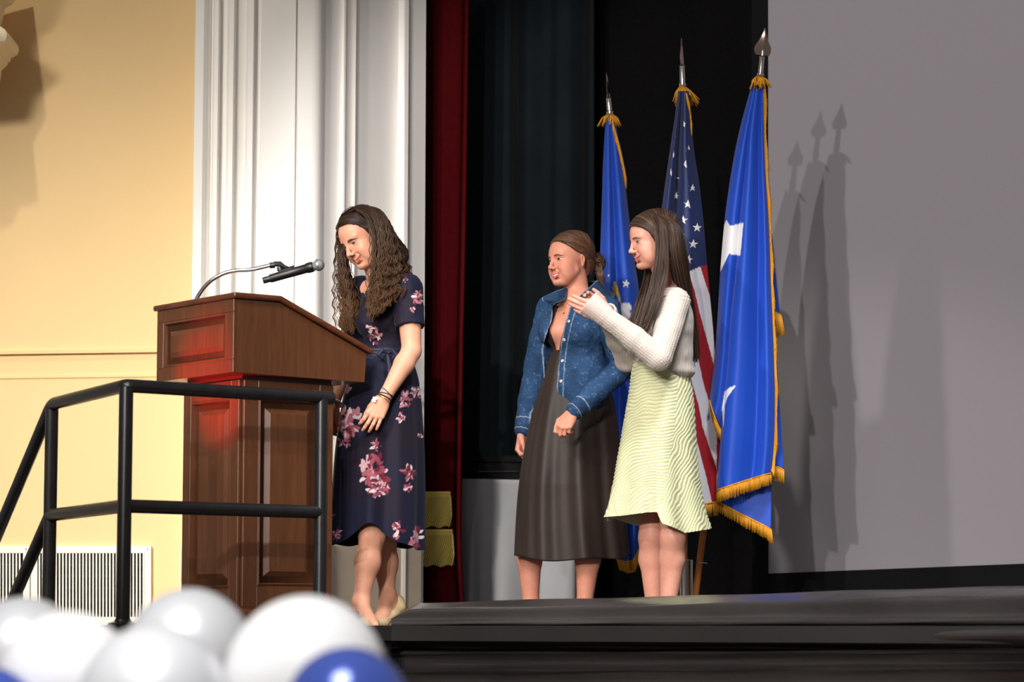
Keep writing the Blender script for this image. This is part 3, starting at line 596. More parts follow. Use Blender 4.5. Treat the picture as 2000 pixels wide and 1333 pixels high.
# back layers
cloth('cloth_back', [[(1404, 900, d + .06), (1450, 900, d + .09), (1508, 900, d + .07)], [(1403, 950, d + .06), (1450, 960, d + .09), (1507, 960, d + .07)], [(1402, 978, d + .06), (1450, 1006, d + .08), (1506, 1034, d + .06)]], 60, 60, cR, FR)
fringe([J(1401, 980, d + .055), J(1450, 1006, d + .07), J(1492, 1027, d + .055), J(1507, 1036, d + .055)], [(0, 0, -.045), (.002, 0, -.06)], 92, FR, seed=6)
cloth('cloth_back', [[(1488, 430, d + .05), (1505, 430, d + .06)], [(1492, 520, d + .05), (1513, 520, d + .07)], [(1500, 612, d + .05), (1523, 614, d + .08)]], 24, 60, cR, FR)
fringe([J(1509, 609, d + .05), J(1518, 612, d + .065), J(1526, 618, d + .07)], [(.0, 0, -.11), (.016, 0, -.085)], 24, FR, seed=8, r=.0026)
cloth('cloth_back', [[(1496, 690, d + .05), (1516, 690, d + .06)], [(1500, 800, d + .05), (1523, 800, d + .07)], [(1500, 905, d + .05), (1531, 917, d + .06)]], 24, 60, cR, FR)
fringe([J(1512, 911, d + .045), J(1522, 914, d + .055), J(1531, 919, d + .055)], [(-.002, 0, -.062), (.0, 0, -.055)], 26, FR, seed=11)

# --- centre flag: stars and stripes
fb2 = J(1337, 1216, 13.1); ft2 = J(1333, 166, 13.05); tip2 = J(1331, 75, 13.04)
FU = empty('flag', fb2, 'red and white striped flag with white stars on navy, middle of the three', 'flag', 'flags on the stage stand')
pole(FU, fb2 + np.array([0, 0, .02]), ft2); spear(FU, ft2, tip2, 1.3, .125, .0385); tassel(FU, J(1333, 170, 13.04), -.02, .045, .075, 60, 4)
B = [[(1345, 460), (1368, 521), (1376.5, 549), (1384, 571), (1400, 610)], [(1325, 460), (1345, 531), (1357, 570), (1366, 609), (1376.5, 648), (1389, 693), (1410, 770)], [(1300, 470), (1361, 691), (1368, 720), (1373, 746), (1384, 783), (1412, 870)],
     [(1265, 470), (1347, 734), (1351, 746), (1363.5, 788), (1372, 833), (1392, 892), (1399, 914), (1420, 980)], [(1240, 470), (1353.7, 842), (1364.6, 875), (1378.7, 929), (1390.6, 981), (1400, 1020)], [(1190, 470), (1340, 960), (1360, 1020)], [(1150, 470), (1300, 960), (1320, 1020)]]
def cU(px, py):
    c = np.tile(RED, (len(px), 1)); k = np.zeros(len(px), int)
    for b in B:
        bb = np.array(b); k += px < np.interp(py, bb[:, 1], bb[:, 0])
    c[k % 2 == 1] = WH
    ycut = np.interp(px, [1240, 1345, 1368, 1383], [580, 531, 521, 517]); c[py < ycut] = NAVY
    return c
d2 = 12.94
def urow(y, l, r, yl=0, yr=0):
    f = [0, .12, .26, .34, .5, .66, .8, 1.0]; o = [.03, -.01, .01, .055, -.015, -.03, -.01, .03]; k = min(1, (r - l) / 60)
    return [(l + (r - l) * f[i], y + yl * (1 - f[i]) + yr * f[i], d2 + o[i] * k) for i in range(8)]
o, GU, (VU, FUq) = cloth('cloth', [urow(*a) for a in ((178, 1325, 1345), (240, 1317, 1350), (300, 1308, 1356), (350, 1301, 1364), (400, 1294, 1370), (450, 1287, 1375), (512, 1280, 1380), (575, 1274, 1386), (650, 1270, 1393), (740, 1268, 1399), (850, 1272, 1404), (930, 1276, 1407), (988, 1280, 1406, 14, -8))], 180, 300, cU, FU)
bvh = BVHTree.FromPolygons([tuple(v) for v in VU[:GU.shape[0] * GU.shape[1]]], [tuple(int(i) for i in f) for f in grid_faces(GU.shape[0], GU.shape[1])])
def hit(px, py):
    p = J(px, py, 12.9); dv = Vector(p - CAM).normalized(); h = bvh.ray_cast(Vector(CAM), dv); return None if h[0] is None else np.array(h[0] - dv * .0048)
stars = [(1336, 243, 7.5, .5, 0), (1345, 290, 8.5, 1, 5), (1338, 321, 8.5, 1, 12), (1357.5, 336, 8.5, .6, -8), (1328, 350, 9, 1, 0), (1353, 367, 9.3, 1, 3), (1304, 368, 9, .6, 10), (1310, 337, 8.5, .5, 8), (1316, 303, 8, .4, 5), (1321, 383, 9, .85, 8), (1343.5, 399, 9.3, 1, 4),
         (1298.5, 401, 9.5, .65, 12), (1313, 415, 9, .6, 10), (1367, 414, 9, .55, -8), (1334, 430, 9.5, 1, 4), (1361.7, 445, 9.5, 1, 3), (1331, 461, 9, .7, -5), (1354, 477, 9.8, 1, 6), (1345, 507, 9.3, .95, 10), (1375, 492, 9, .5, -5), (1322.5, 269, 8, .4, 5), (1331, 277, 7, .35, 0)]
for x, y, r, sq, rot in stars:
    V = []; ok = True
    for k in range(10):
        a = math.radians(rot) + math.pi * k / 5; rr = r if k % 2 == 0 else r * .4; h = hit(x + math.sin(a) * rr * sq, y - math.cos(a) * rr)
        if h is None:
            ok = None; h = hit(x, y); break
        V.append(h)
    if ok is None: continue
    c = hit(x, y); V.append(c + np.array([0, -.0015, 0])); n0 = len(V); V += [v + np.array([0, .0015, 0]) for v in V[:10]]
    mb = MB(); mb.add(V, [(k, 10, (k + 1) % 10) for k in range(10)] + [(k, (k + 1) % 10, (k + 1) % 10 + 11, k + 11) for k in range(10)]); mb.build('star', m_star, FU, smooth=False)
fringe(GU[-1, 3:-3:3], [(0, 0, -.052), (.0, 0, -.06)], 120, FU, seed=15)
fringe([J(1340, 182, d2 - .03), J(1346, 205, d2 - .03), J(1349, 228, d2 - .02), J(1351, 245, d2 - .02)], [(.004, 0, -.04), (.0, 0, -.045)], 36, FU, 'edge_fringe', 16, r=.0026)

# --- left flag: blue with a crest
fb3 = J(1284, 1216, 13.42); ft3 = J(1191, 221, 13.5); tip3 = J(1184, 142, 13.5)
FL = empty('flag', fb3, 'blue flag with gold fringe and a partly hidden eagle crest, behind the denim jacket', 'flag', 'flags on the stage stand')
pole(FL, fb3 + np.array([0, 0, .02]), ft3); spear(FL, ft3, tip3, 1.42, .122, .0385); tassel(FL, J(1192, 224, 13.48), -.03, .03, .05, 46, 5)
def starpoly(x, y, r, rot): return [(x + math.sin(math.radians(rot) + math.pi * k / 5) * (r if k % 2 == 0 else r * .42), y - math.cos(math.radians(rot) + math.pi * k / 5) * (r if k % 2 == 0 else r * .42)) for k in range(10)]
feath = [[(1198, 580), (1193, 574), (1195, 569), (1201, 577)], [(1201, 578), (1195, 562), (1198, 558), (1204, 575)], [(1203, 577), (1197, 552), (1200.5, 549), (1206, 574)], [(1205, 580), (1200, 549), (1203, 551), (1208, 576)], [(1207, 582), (1203, 553), (1206, 561), (1211, 582)], [(1209, 588), (1206, 566), (1210, 574), (1214, 597)]]
def cL(px, py):
    c = np.tile(lin((4, 66, 174)), (len(px), 1))
    for f in feath: c[insidepoly(px, py, f)] = lin((196, 160, 62))
    for x, y, r in ((1219, 598, 7), (1226, 601, 8), (1217, 612, 8), (1225, 615, 8)): c[(px - x) ** 2 + (py - y) ** 2 < r * r] = lin((206, 206, 214))
    c[insidepoly(px, py, starpoly(1223, 554.5, 9, 8))] = CW_; c[insidepoly(px, py, [(1187, 537), (1191.5, 536.5), (1188, 541.5)])] = CW_
    return c
d3 = 13.42
def vrow(y, l, r, dd, pts=None):
    f = [0, .15, .3, .45, .6, .75, .88, 1.0]; o = [.03, -.01, -.02, .01, -.02, -.025, .0, .04]; k = min(1, (r - l) / 60)
    return [(l + (r - l) * f[i], y + (pts[i] if pts else 0), d3 + dd + o[i] * k) for i in range(8)]
o, GL, _ = cloth('cloth', [vrow(228, 1184, 1200, .04), vrow(280, 1180.5, 1209, .03), vrow(330, 1178, 1217, .02), vrow(370, 1177, 1222, .0), vrow(430, 1175, 1229, 0), vrow(520, 1172, 1241, -.03), vrow(570, 1170, 1248, -.05), vrow(700, 1168, 1258, -.1), vrow(850, 1172, 1260, -.15), vrow(1000, 1190, 1258, -.2), vrow(1060, 1205, 1256, -.2, [34, 36, 38, 37, 35, 22, 8, -5])], 96, 330, cL, FL)
fringe(GL[-1, ::3], [(.01, 0, -.045), (.004, 0, -.055)], 80, FL, seed=21)
E = [J(1196, 236, d3), J(1203, 262, d3), J(1211, 292, d3 - .01), J(1219, 330, d3 - .02), J(1223, 352, d3 - .02)]
fringe(E, [(.004, 0, -.05), (.0, 0, -.04)], 90, FL, 'edge_fringe', 22, r=.0024)

# --- stand
ST = empty('flag_stand', J(1325, 1222, 13.1), 'chrome floor stand with upright sockets holding the three flag poles', 'flag stand')
mb = MB(); mb.lathe([(.17, 0), (.17, .012), (.05, .03), (.03, .035)], J(1325, 1218, 13.1) * [1, 1, 0], n=30); mb.build('base', m_fin, ST)
for (a, b, h) in ((fb2, ft2, .3), ):
    ax = (b - a) / np.linalg.norm(b - a); a = a * [1, 1, 0]
    mb = MB(); mb.lathe([(.0225, .03), (.0225, h - .01), (.0235, h - .005), (.0235, h), (.0155, h)], a, ax, 20); mb.build('socket', m_fin, ST, auto=.6)
    mb = MB(); mb.lathe([(.007, .03), (.007, h - .002)], a + np.array([.031, -.01, 0]), ax, 12); mb.build('socket_rod', m_fin, ST)
ax = (ft - fb) / np.linalg.norm(ft - fb); c = fb + ax * .27
mb = MB(); u = np.cross(ax, (0, 1, 0)); v = np.cross(ax, u); mb.tube([c + u * .019 * math.cos(t) + v * .019 * math.sin(t) for t in np.linspace(0, 2 * math.pi, 19)[:-1]], .002, 6, closed=True); mb.tube([c - u * .019, c - u * .032], .0018, 6); mb.build('pole_ring', m_fin, ST)
# ------------------------------------------------------------------ figures: smooth implicit surfaces turned into one continuous mesh
def unit(v): v = np.asarray(v, float); return v / np.linalg.norm(v)
def rotv(v, ax, a):
    ax = unit(ax); v = np.asarray(v, float); return v * math.cos(a) + np.cross(ax, v) * math.sin(a) + ax * ax.dot(v) * (1 - math.cos(a))
class Frame:
    """local frame: x forward, y to the figure's left, z up"""
    def __init__(s, o, yaw, pitch=0, roll=0):
        f = np.array([-math.sin(yaw), -math.cos(yaw), 0]); l = np.array([math.cos(yaw), -math.sin(yaw), 0]); u = np.array([0, 0, 1.0])
        f, u = f * math.cos(pitch) - u * math.sin(pitch), u * math.cos(pitch) + f * math.sin(pitch)     # pitch > 0 looks down
        l, u = l * math.cos(roll) + u * math.sin(roll), u * math.cos(roll) - l * math.sin(roll)        # roll > 0 lifts the left side
        s.R = np.stack([f, l, u], 1); s.o = np.asarray(o, float)
    def __call__(s, x, y, z): return s.o + s.R @ np.array([x, y, z], float)
    def loc(s, P): return (np.asarray(P) - s.o) @ s.R
class SDF:
    def __init__(s): s.p = []
    def ell(s, c, r, k=.01, R=None, op='u'):
        c = np.asarray(c, float); r = np.asarray(r, float); R = np.eye(3) if R is None else np.asarray(R); m = r.max()
        def f(P):
            q = (P - c) @ R; a = q / r; k0 = np.sqrt((a * a).sum(1)) + 1e-9; k1 = np.sqrt(((a / r) ** 2).sum(1)) + 1e-9; return k0 * (k0 - 1) / k1
        s.p.append((f, c - m, c + m, k, op)); return s
    def cap(s, a, b, r1, r2=None, k=.01, op='u', flat=None):
        """tapered capsule; flat = (direction, factor): squeezed along direction"""
        a = np.asarray(a, float); b = np.asarray(b, float); r2 = r1 if r2 is None else r2; ab = b - a; L2 = ab.dot(ab) + 1e-12
        if flat is not None: fd, ff = unit(flat[0]), flat[1]
        def f(P):
            q = P - a; t = np.clip(q @ ab / L2, 0, 1); e = q - t[:, None] * ab
            if flat is not None: dd = e @ fd; e = e + (dd * (1 / ff - 1))[:, None] * fd
            l = np.sqrt((e * e).sum(1)); r = r1 + (r2 - r1) * t; d = l - r
            return d * (ff if flat is not None and ff < 1 else 1)
        m = max(r1, r2) * (max(1, flat[1]) if flat is not None else 1)
        s.p.append((f, np.minimum(a, b) - m, np.maximum(a, b) + m, k, op)); return s
    def chain(s, pts, rs, k=.01, flat=None):
        for i in range(len(pts) - 1): s.cap(pts[i], pts[i + 1], rs[i], rs[i + 1], k, 'u', flat)
        return s
    def fn(s, f, lo, hi, k=.002, op='i'): s.p.append((f, np.asarray(lo, float), np.asarray(hi, float), k, op)); return s
    def add(s, o, k=.01):
        lo, hi = o.box(); s.p.append((lambda P: o(P), lo, hi, k, 'u')); return s
    def box(s):
        u = [p for p in s.p if p[4] == 'u']; return np.min([p[1] for p in u], 0), np.max([p[2] for p in u], 0)
    def __call__(s, P, m=.03, blocks=None):
        d = np.full(len(P), 1.0)
        for f, lo, hi, k, op in s.p:
            if op == 'i': idx = np.arange(len(P))
            elif blocks is not None:
                bl, bh, st, ct = blocks; bs = np.flatnonzero(((bh > lo - m) & (bl < hi + m)).all(1))
                if not len(bs): continue
                c = ct[bs]; idx = np.repeat(st[bs] - np.r_[0, np.cumsum(c)[:-1]], c) + np.arange(c.sum())
            else: idx = np.flatnonzero(((P > lo - m) & (P < hi + m)).all(1))
            if not len(idx): continue
            v = f(P[idx]); a = d[idx]
            if op == 'u': h = np.clip(.5 + .5 * (a - v) / k, 0, 1); d[idx] = a * (1 - h) + v * h - k * h * (1 - h)
            else:
                if op == 's': v = -v
                h = np.clip(.5 - .5 * (a - v) / k, 0, 1); d[idx] = a * (1 - h) + v * h + k * h * (1 - h)
        return d
def axis_nodes(lo, hi, coarse, fines):
    x = lo; out = [x]
    while x < hi:
        st = coarse
        for a, b, h in fines:
            if a - coarse < x < b: st = min(st, h)
        x += st; out.append(x)
    return np.array(out)
import time as _time
def surf(sdf, coarse=.006, fines=(), disp=None, pad=.03, blk=5):
    """naive surface nets on a rectilinear grid; fines: (lo xyz, hi xyz, step)"""
    lo, hi = sdf.box(); lo = lo - pad; hi = hi + pad; _t0 = _time.time()
    X, Y, Z = [axis_nodes(lo[i], hi[i], coarse, [(f[0][i], f[1][i], f[2]) for f in fines]) for i in range(3)]
    n = (len(X), len(Y), len(Z)); nb = [-(-m // blk) for m in n]
    ci = [np.minimum(np.arange(b) * blk + blk // 2, m - 1) for b, m in zip(nb, n)]
    gx, gy, gz = np.meshgrid(X[ci[0]], Y[ci[1]], Z[ci[2]], indexing='ij'); dc = sdf(np.stack([gx, gy, gz], -1).reshape(-1, 3), .14).reshape(nb)
    ext = [np.array([A[min(len(A) - 1, (b + 1) * blk)] - A[b * blk] for b in range(k)]) for A, k in zip((X, Y, Z), nb)]
    diag = np.sqrt(ext[0][:, None, None] ** 2 + ext[1][None, :, None] ** 2 + ext[2][None, None, :] ** 2)
    act = np.abs(dc) < diag * .53 + .010
    V = np.repeat(np.repeat(np.repeat(dc, blk, 0), blk, 1), blk, 2)[:n[0], :n[1], :n[2]].astype(np.float32).copy()
    am = np.repeat(np.repeat(np.repeat(act, blk, 0), blk, 1), blk, 2)[:n[0], :n[1], :n[2]]
    I = np.argwhere(am); bid = ((I[:, 0] // blk) * nb[1] + I[:, 1] // blk) * nb[2] + I[:, 2] // blk; od = np.argsort(bid, kind='stable'); I = I[od]; bid = bid[od]
    P = np.stack([X[I[:, 0]], Y[I[:, 1]], Z[I[:, 2]]], 1); ub, st, ct = np.unique(bid, return_index=True, return_counts=True)
    d = sdf(P, blocks=(np.minimum.reduceat(P, st, axis=0), np.maximum.reduceat(P, st, axis=0), st, ct))
    if disp is not None:
        nr = np.flatnonzero(np.abs(d) < .03); d[nr] = d[nr] - disp(P[nr])
    V[tuple(I.T)] = d; ins = V < 0
    c = ins[:-1, :-1, :-1].astype(np.int8)
    s = sum(ins[i:n[0] - 1 + i, j:n[1] - 1 + j, k:n[2] - 1 + k].astype(np.int8) for i in (0, 1) for j in (0, 1) for k in (0, 1))
    cells = np.argwhere((s > 0) & (s < 8)); cid = np.full((n[0] - 1, n[1] - 1, n[2] - 1), -1, np.int32); cid[tuple(cells.T)] = np.arange(len(cells))
    cv = {}; cp = {}
    for i in (0, 1):
        for j in (0, 1):
            for k in (0, 1):
                a, b, c_ = cells[:, 0] + i, cells[:, 1] + j, cells[:, 2] + k; cv[i, j, k] = V[a, b, c_]; cp[i, j, k] = np.stack([X[a], Y[b], Z[c_]], 1)
    acc = np.zeros((len(cells), 3)); cnt = np.zeros(len(cells))
    ks = list(cv)
    for p in ks:
        for ax in range(3):
            if p[ax]: continue
            q = tuple(1 if i == ax else p[i] for i in range(3)); a, b = cv[p], cv[q]; m = (a < 0) != (b < 0)
            t = (a / (a - b + 1e-20))[m][:, None]; acc[m] += cp[p][m] * (1 - t) + cp[q][m] * t; cnt[m] += 1
    Vt = acc / cnt[:, None]; Q = []
    for ax in range(3):
        o1, o2 = [(1, 2), (2, 0), (0, 1)][ax]; sl = [slice(None)] * 3; s2 = [slice(None)] * 3; sl[ax] = slice(0, n[ax] - 1); s2[ax] = slice(1, n[ax])
        A, B_ = ins[tuple(sl)], ins[tuple(s2)]; E = np.argwhere(A != B_)
        E = E[(E[:, o1] > 0) & (E[:, o2] > 0) & (E[:, o1] < n[o1] - 1) & (E[:, o2] < n[o2] - 1)]
        fl = A[tuple(E.T)]
        def g(d1, d2): F_ = E.copy(); F_[:, o1] -= d1; F_[:, o2] -= d2; return cid[tuple(F_.T)]
        q = np.stack([g(1, 1), g(0, 1), g(0, 0), g(1, 0)], 1); q[~fl] = q[~fl][:, ::-1]; Q.append(q)
    Q = np.vstack(Q); Q = Q[(Q >= 0).all(1)]
    print('SURF', n, len(I), len(Vt), round(_time.time() - _t0, 2))
    return Vt, Q
def thin(V, Q, keep, cell, zr=None):
    """merge vertices outside the keep boxes on a coarse lattice; returns triangles"""
    fine = np.zeros(len(V), bool)
    for a, b in keep: fine |= ((V > a) & (V < b)).all(1)
    if zr is not None: fine |= (V[:, 2] < zr[0]) | (V[:, 2] > zr[1])
    key = np.floor((V - V.min(0)) / cell).astype(np.int64); key = (key[:, 0] * 4096 + key[:, 1]) * 4096 + key[:, 2]; key = key * 2; key[fine] = np.arange(fine.sum()) * 2 + 1
    _, inv, cnt = np.unique(key, return_inverse=True, return_counts=True); W = np.stack([np.bincount(inv, V[:, i]) for i in range(3)], 1) / cnt[:, None]
    T = np.vstack([Q[:, [0, 1, 2]], Q[:, [0, 2, 3]]]); T = inv[T]; T = T[(T[:, 0] != T[:, 1]) & (T[:, 1] != T[:, 2]) & (T[:, 0] != T[:, 2])]
    _, u, cn = np.unique(np.sort(T, 1), axis=0, return_index=True, return_counts=True); T = T[np.sort(u[cn == 1])]
    return W, T
def relax(V, Q, it=1, w=.5):
    for _ in range(it):
        acc = np.zeros_like(V); cnt = np.zeros(len(V))
        for i in range(4):
            a, b = Q[:, i], Q[:, (i + 1) % 4]
            for ch in range(3): acc[:, ch] += np.bincount(a, V[b, ch], len(V)) + np.bincount(b, V[a, ch], len(V))
            cnt += np.bincount(a, minlength=len(V)) + np.bincount(b, minlength=len(V))
        V = V * (1 - w) + w * acc / np.maximum(cnt, 1)[:, None]
    return V
def polydist(px, py, poly):
    """signed distance (photo pixels) to a polygon, negative inside"""
    d = np.full(len(px), 1e9); n = len(poly)
    for i in range(n):
        ax, ay = poly[i]; bx, by = poly[(i + 1) % n]; ex, ey = bx - ax, by - ay; wx, wy = px - ax, py - ay
        t = np.clip((wx * ex + wy * ey) / (ex * ex + ey * ey + 1e-9), 0, 1); d = np.minimum(d, (wx - ex * t) ** 2 + (wy - ey * t) ** 2)
    d = np.sqrt(d); return np.where(insidepoly(px, py, poly), -d, d)

def head_sdf(S, H, smile=0.5, open_=0.0, cheek=1.0, nose=1.0, jaw=1.0, ears=True, sc=1.0):
    """female head in the local frame H (eye level = 0, chin about -0.107)"""
    R = H.R; e = lambda x, y, z, r, k=.012, op='u', RR=None: S.ell(H(x * sc, y * sc, z * sc), np.array(r) * sc, k * sc, R if RR is None else RR, op)
    c = lambda a, b, r1, r2, k=.008, op='u': S.cap(H(*(np.array(a) * sc)), H(*(np.array(b) * sc)), r1 * sc, r2 * sc, k * sc, op)
    e(-.016, 0, .034, (.094, .073, .076), .02)
    e(.030, 0, .028, (.059, .060, .060), .025)                # forehead
    e(.030, 0, -.030, (.054, .058, .062), .025)               # mid face
    e(.028, 0, -.066, (.052, .046 * jaw, .042), .022)         # jaw
    for s_ in (1, -1): c((.004, s_ * .046, -.050), (.055, s_ * .022, -.094), .011, .014, .03)
    e(.072, 0, -.095, (.017, .020, .015), .016)               # chin
    e(.076, 0, -.082, (.006, .02, .006), .01, 's')
    for s_ in (1, -1):
        e(.050, s_ * .041, -.036, (.024, .021, .019 + .004 * cheek), .018)    # cheekbone
        e(.064, s_ * (.033 + .004 * smile), -.046 + .008 * smile, (.016, .016, .015), .014) if smile > .2 else None
        c((.078, s_ * .012, .016), (.066, s_ * .044, .020), .0075, .006, .014)   # brow
        e(.088, s_ * .031, .001, (.014, .018, .011), .010, 's')                # socket
        e(.0665, s_ * .0305, -.001, (.0135, .0145, .0115), .005)               # lids over the eye
        c((.072, s_ * .020, -.0125), (.064, s_ * .044, -.009), .0045, .004, .008)  # lower lid pad
    # nose
    c((.083, 0, .012), (.1005, 0, -.028), .0066, .0070, .011)
    e(.0998 + .004 * nose, 0, -.0335, (.0098, .0088, .0082), .009)
    for s_ in (1, -1):
        e(.0915, s_ * .0105, -.0375, (.0098, .0062, .0070), .006)
        e(.0975, s_ * .0065, -.0455, (.0045, .0032, .003), .003, 's')
    # mouth
    up = .012 * smile; w = .023 + .010 * smile; mz = -.066
    for s_ in (1, -1):
        c((.0868, s_ * .003, mz + .0032), (.0755 - .004 * smile, s_ * w, mz + up), .0042, .0024, .006)
        c((.0852, 0, mz - .0055 - open_), (.0745 - .004 * smile, s_ * w * .93, mz + up - .001), .0050, .0024, .006)
        e(.046, s_ * .043, -.062, (.026, .018, .026), .018)
        c((.0922, 0, mz - .001 - open_ * .3), (.0772, s_ * (w + .001), mz + up), .0016 + open_ * .35, .0010, .0015, 's')
        if smile > .2: c((.084, s_ * .017, -.041), (.0695, s_ * (w + .0065), mz + up), .0022, .0010, .007, 's')
    if ears:
        for s_ in (1, -1):
            Re = H.R @ np.array(Matrix.Rotation(s_ * .35, 3, 'Z')) @ np.array(Matrix.Rotation(-.2, 3, 'Y'))
            e(-.018, s_ * .073, -.008, (.0145, .0065, .026), .004, 'u', Re); e(-.014, s_ * .0745, -.030, (.0065, .0045, .008), .006, 'u', Re)
            e(-.0145, s_ * .0805, -.004, (.0088, .0065, .0175), .003, 's', Re); c((-.012, s_ * .074, .006), (-.014, s_ * .074, -.016), .0028, .0028, .004)
    return S
def neck_sdf(S, H, base, r=.050):
    S.cap(H(-.018, 0, -.055), base, r * .95, r, .02); S.cap(H(-.03, 0, -.02), base, r * .9, r * 1.05, .02); return S
def face_col(P, H, base, lips, smile=.5, sc=1.0, brow=None, blush=.5, open_=0):
    """skin pigment: lips, brows and a little blush, plus shade painted between closed lips; P world points"""
    q = H.loc(P) / sc; c = np.tile(np.asarray(base, float), (len(P), 1)); up = .012 * smile; w = .023 + .010 * smile; ay = np.abs(q[:, 1])
    mz = -.066 + up * np.clip(ay / w, 0, 1) ** 1.5; t = np.clip(1 - (ay / (w + .002)) ** 2, 0, 1)
    dz = q[:, 2] - mz; m = (q[:, 0] > .05) & (ay < w + .003) & (dz < .0056 * t ** .6 + .0006) & (dz > -(.0098 + open_ * 1.3) * t ** .7 - .001)
    f = m.astype(float)[:, None] * .85; c = c * (1 - f) + np.asarray(lips) * f
    b = np.exp(-((q[:, 0] - .06) ** 2 / .0005 + (ay - .042) ** 2 / .0004 + (q[:, 2] + .034) ** 2 / .0004)) * blush * .5
    b += np.exp(-((q[:, 0] - .105) ** 2 / .0001 + ay ** 2 / .00015 + (q[:, 2] + .036) ** 2 / .0002)) * blush * .35
    c = c * (1 - b[:, None] * np.array([.02, .32, .30])) * (1 + .05 * hash_noise(q * 160, 3) + .04 * hash_noise(q * 45, 4))[:, None]
    if open_ == 0:
        g = (q[:, 0] > .05) & (ay < w + .0015) & (np.abs(dz) < .0016); c[g] = np.asarray(lips) * .28  # closed mouth line: crease shade painted as darkened lip colour
    return c
def face_parts(H, par, bv, smile, iris, lidopen, hair, sc=1.0, teeth=0.0, browlift=0):
    """eyes, lashes, brows and teeth laid on the face surface"""
    d = -H.R[:, 0]
    def on(y, z, off):
        o = H(.16, y * sc, z * sc); h = bv.ray_cast(Vector(o), Vector(d)); p = np.array(h[0]) if h[0] is not None else H(.07, y * sc, z * sc); return p - d * off
    for s_ in (1, -1):
        cy = s_ * .0312; W = .0138; Ho = .0052 * lidopen; n = 11; V = []; col = []
        us = np.linspace(-1, 1, n); tilt = .0016
        def lidline(u, top): return (.0012 if top else -.0032 + .0014 * smile) + tilt * (u * s_ * s_) + (Ho * (1 - u * u) if top else -Ho * .55 * (1 - u * u))
        vs = np.linspace(0, 1, 6); cols = []
        for v in vs:
            for u in us:
                y = cy + u * W * 1; z0, z1 = lidline(u * s_, False), lidline(u * s_, True); z = z0 + (z1 - z0) * v; V.append(on(y, z, .0007)); r = math.hypot(y - cy - .000, z - (.0005)); 
                cols.append(lin((30, 20, 16)) if r < .0026 else lin(iris) if r < .0062 else lin((186, 172, 164)))
        mk('eye', V, grid_faces(6, n), M('eye_white', attr=True, rough=.12, coat=.6), par, col=cols)
        mb = MB(); pts = [on(cy + u * (W + .0012), lidline(u * s_, True) + .0006, .001) for u in np.linspace(-1, 1, 11)]; mb.tube(pts, [.0006 + .0009 * math.sin(math.pi * (i + 1.5) / 13) for i in range(11)], 5); mb.build('eyelash', M('dark_lash', (36, 22, 18), .6), par, auto=None)
        if lidopen < .35:
            mb = MB(); pts = [on(cy + u * (W - .001), lidline(u * s_, False) - .0012, .0004) for u in np.linspace(-1, 1, 9)]; mb.tube(pts, [.0003 + .0005 * math.sin(math.pi * (i + 1) / 10) for i in range(9)], 5); mb.build('eyelash', M('dark_lash'), par, auto=None)
        mb = MB(); pts = [on(cy + s_ * (-.0155 + .034 * t), .0150 + browlift + .0040 * math.sin(math.pi * min(1, t * 1.1 + .05)) - .003 * t * t, .0003) for t in np.linspace(0, 1, 10)]
        for i, p in enumerate(pts): pass
        mb.tube(pts, [.0014 + .0019 * math.sin(math.pi * min(1, .3 + .75 * i / 9)) for i in range(10)], 6); mb.build('eyebrow', M('brow_' + hair, {'dark': (66, 42, 30), 'brown': (104, 70, 48)}[hair], .8), par, auto=None)
    if teeth > 0:
        n = 13; w = .024 + .006 * smile; V = []
        for v in (0, .5, 1):
            for u in np.linspace(-1, 1, n):
                z = -.0655 + .006 * smile * u * u - (teeth * (1 - u * u * .8)) * v; V.append(H((.0880 - .0125 * u * u) * sc, u * w * .88 * sc, z * sc))
        Vv, Qv = solid(np.array(V).reshape(3, n, 3), .002); mk('teeth', Vv, Qv, M('teeth', (232, 224, 210), .25), par)

def hand_sdf(S, wrist, d, n, t, curl=(.3, .35, .3), spread=.12, L=.172, thumb=(.55, .3, .25), per=None, r=1.0):
    """d: towards the fingers, n: back of the hand, t: thumb side. per: curl per finger"""
    d = unit(d); n = unit(n - d * np.dot(n, d)); t = unit(t - d * np.dot(t, d) - n * np.dot(t, n)); q = L / .172
    offs = (.027, .009, -.0095, -.026); bases = (.085, .089, .084, .074); lens = (.068, .075, .070, .054); rad = (.0088, .0090, .0086, .0076)
    w = np.asarray(wrist, float)
    S.cap(w - d * .02, w + d * .02, .0245 * q, .026 * q, .01, 'u', (n, .72))
    for o, b in zip(offs, bases): S.cap(w + (d * .012 + t * o * .55) * q, w + (d * b + t * o) * q, .0125 * q, .0118 * q, .008, 'u', (n, .95))
    S.ell(w + (d * .045 - n * .004) * q, np.array((.045, .034, .013)) * q, .012, np.stack([d, t, n], 1))
    tips = []
    for i in range(4):
        c = per[i] if per is not None else curl; p = w + (d * bases[i] + t * offs[i]) * q; dd = unit(d + t * (1.5 - i) * spread * .5); a = 0
        for j, (f, rr) in enumerate(((.46, 1.0), (.30, .93), (.24, .84))):
            a = c[j]; dd = rotv(dd, t, a) if np.dot(np.cross(t, d), n) < 0 else rotv(dd, t, -a)
            nd = dd; e = p + nd * lens[i] * f * q; S.cap(p, e, rad[i] * rr * q * r, rad[i] * rr * .9 * q * r, .0025); p = e
        tips.append(p)
    b = w + (d * .022 + t * .022 - n * .006) * q; td = unit(d * .75 + t * thumb[0] - n * thumb[1]); p = b; m = p + td * .042 * q; S.cap(p, m, .0145 * q, .0115 * q, .008)
    td2 = unit(td + d * .25 - t * thumb[2]); e = m + td2 * .032 * q; S.cap(m, e, .0108 * q, .0098 * q, .003); S.cap(e, e + unit(td2 + d * .1 - t * .12) * .024 * q, .0096 * q, .0078 * q, .003)
    return tips

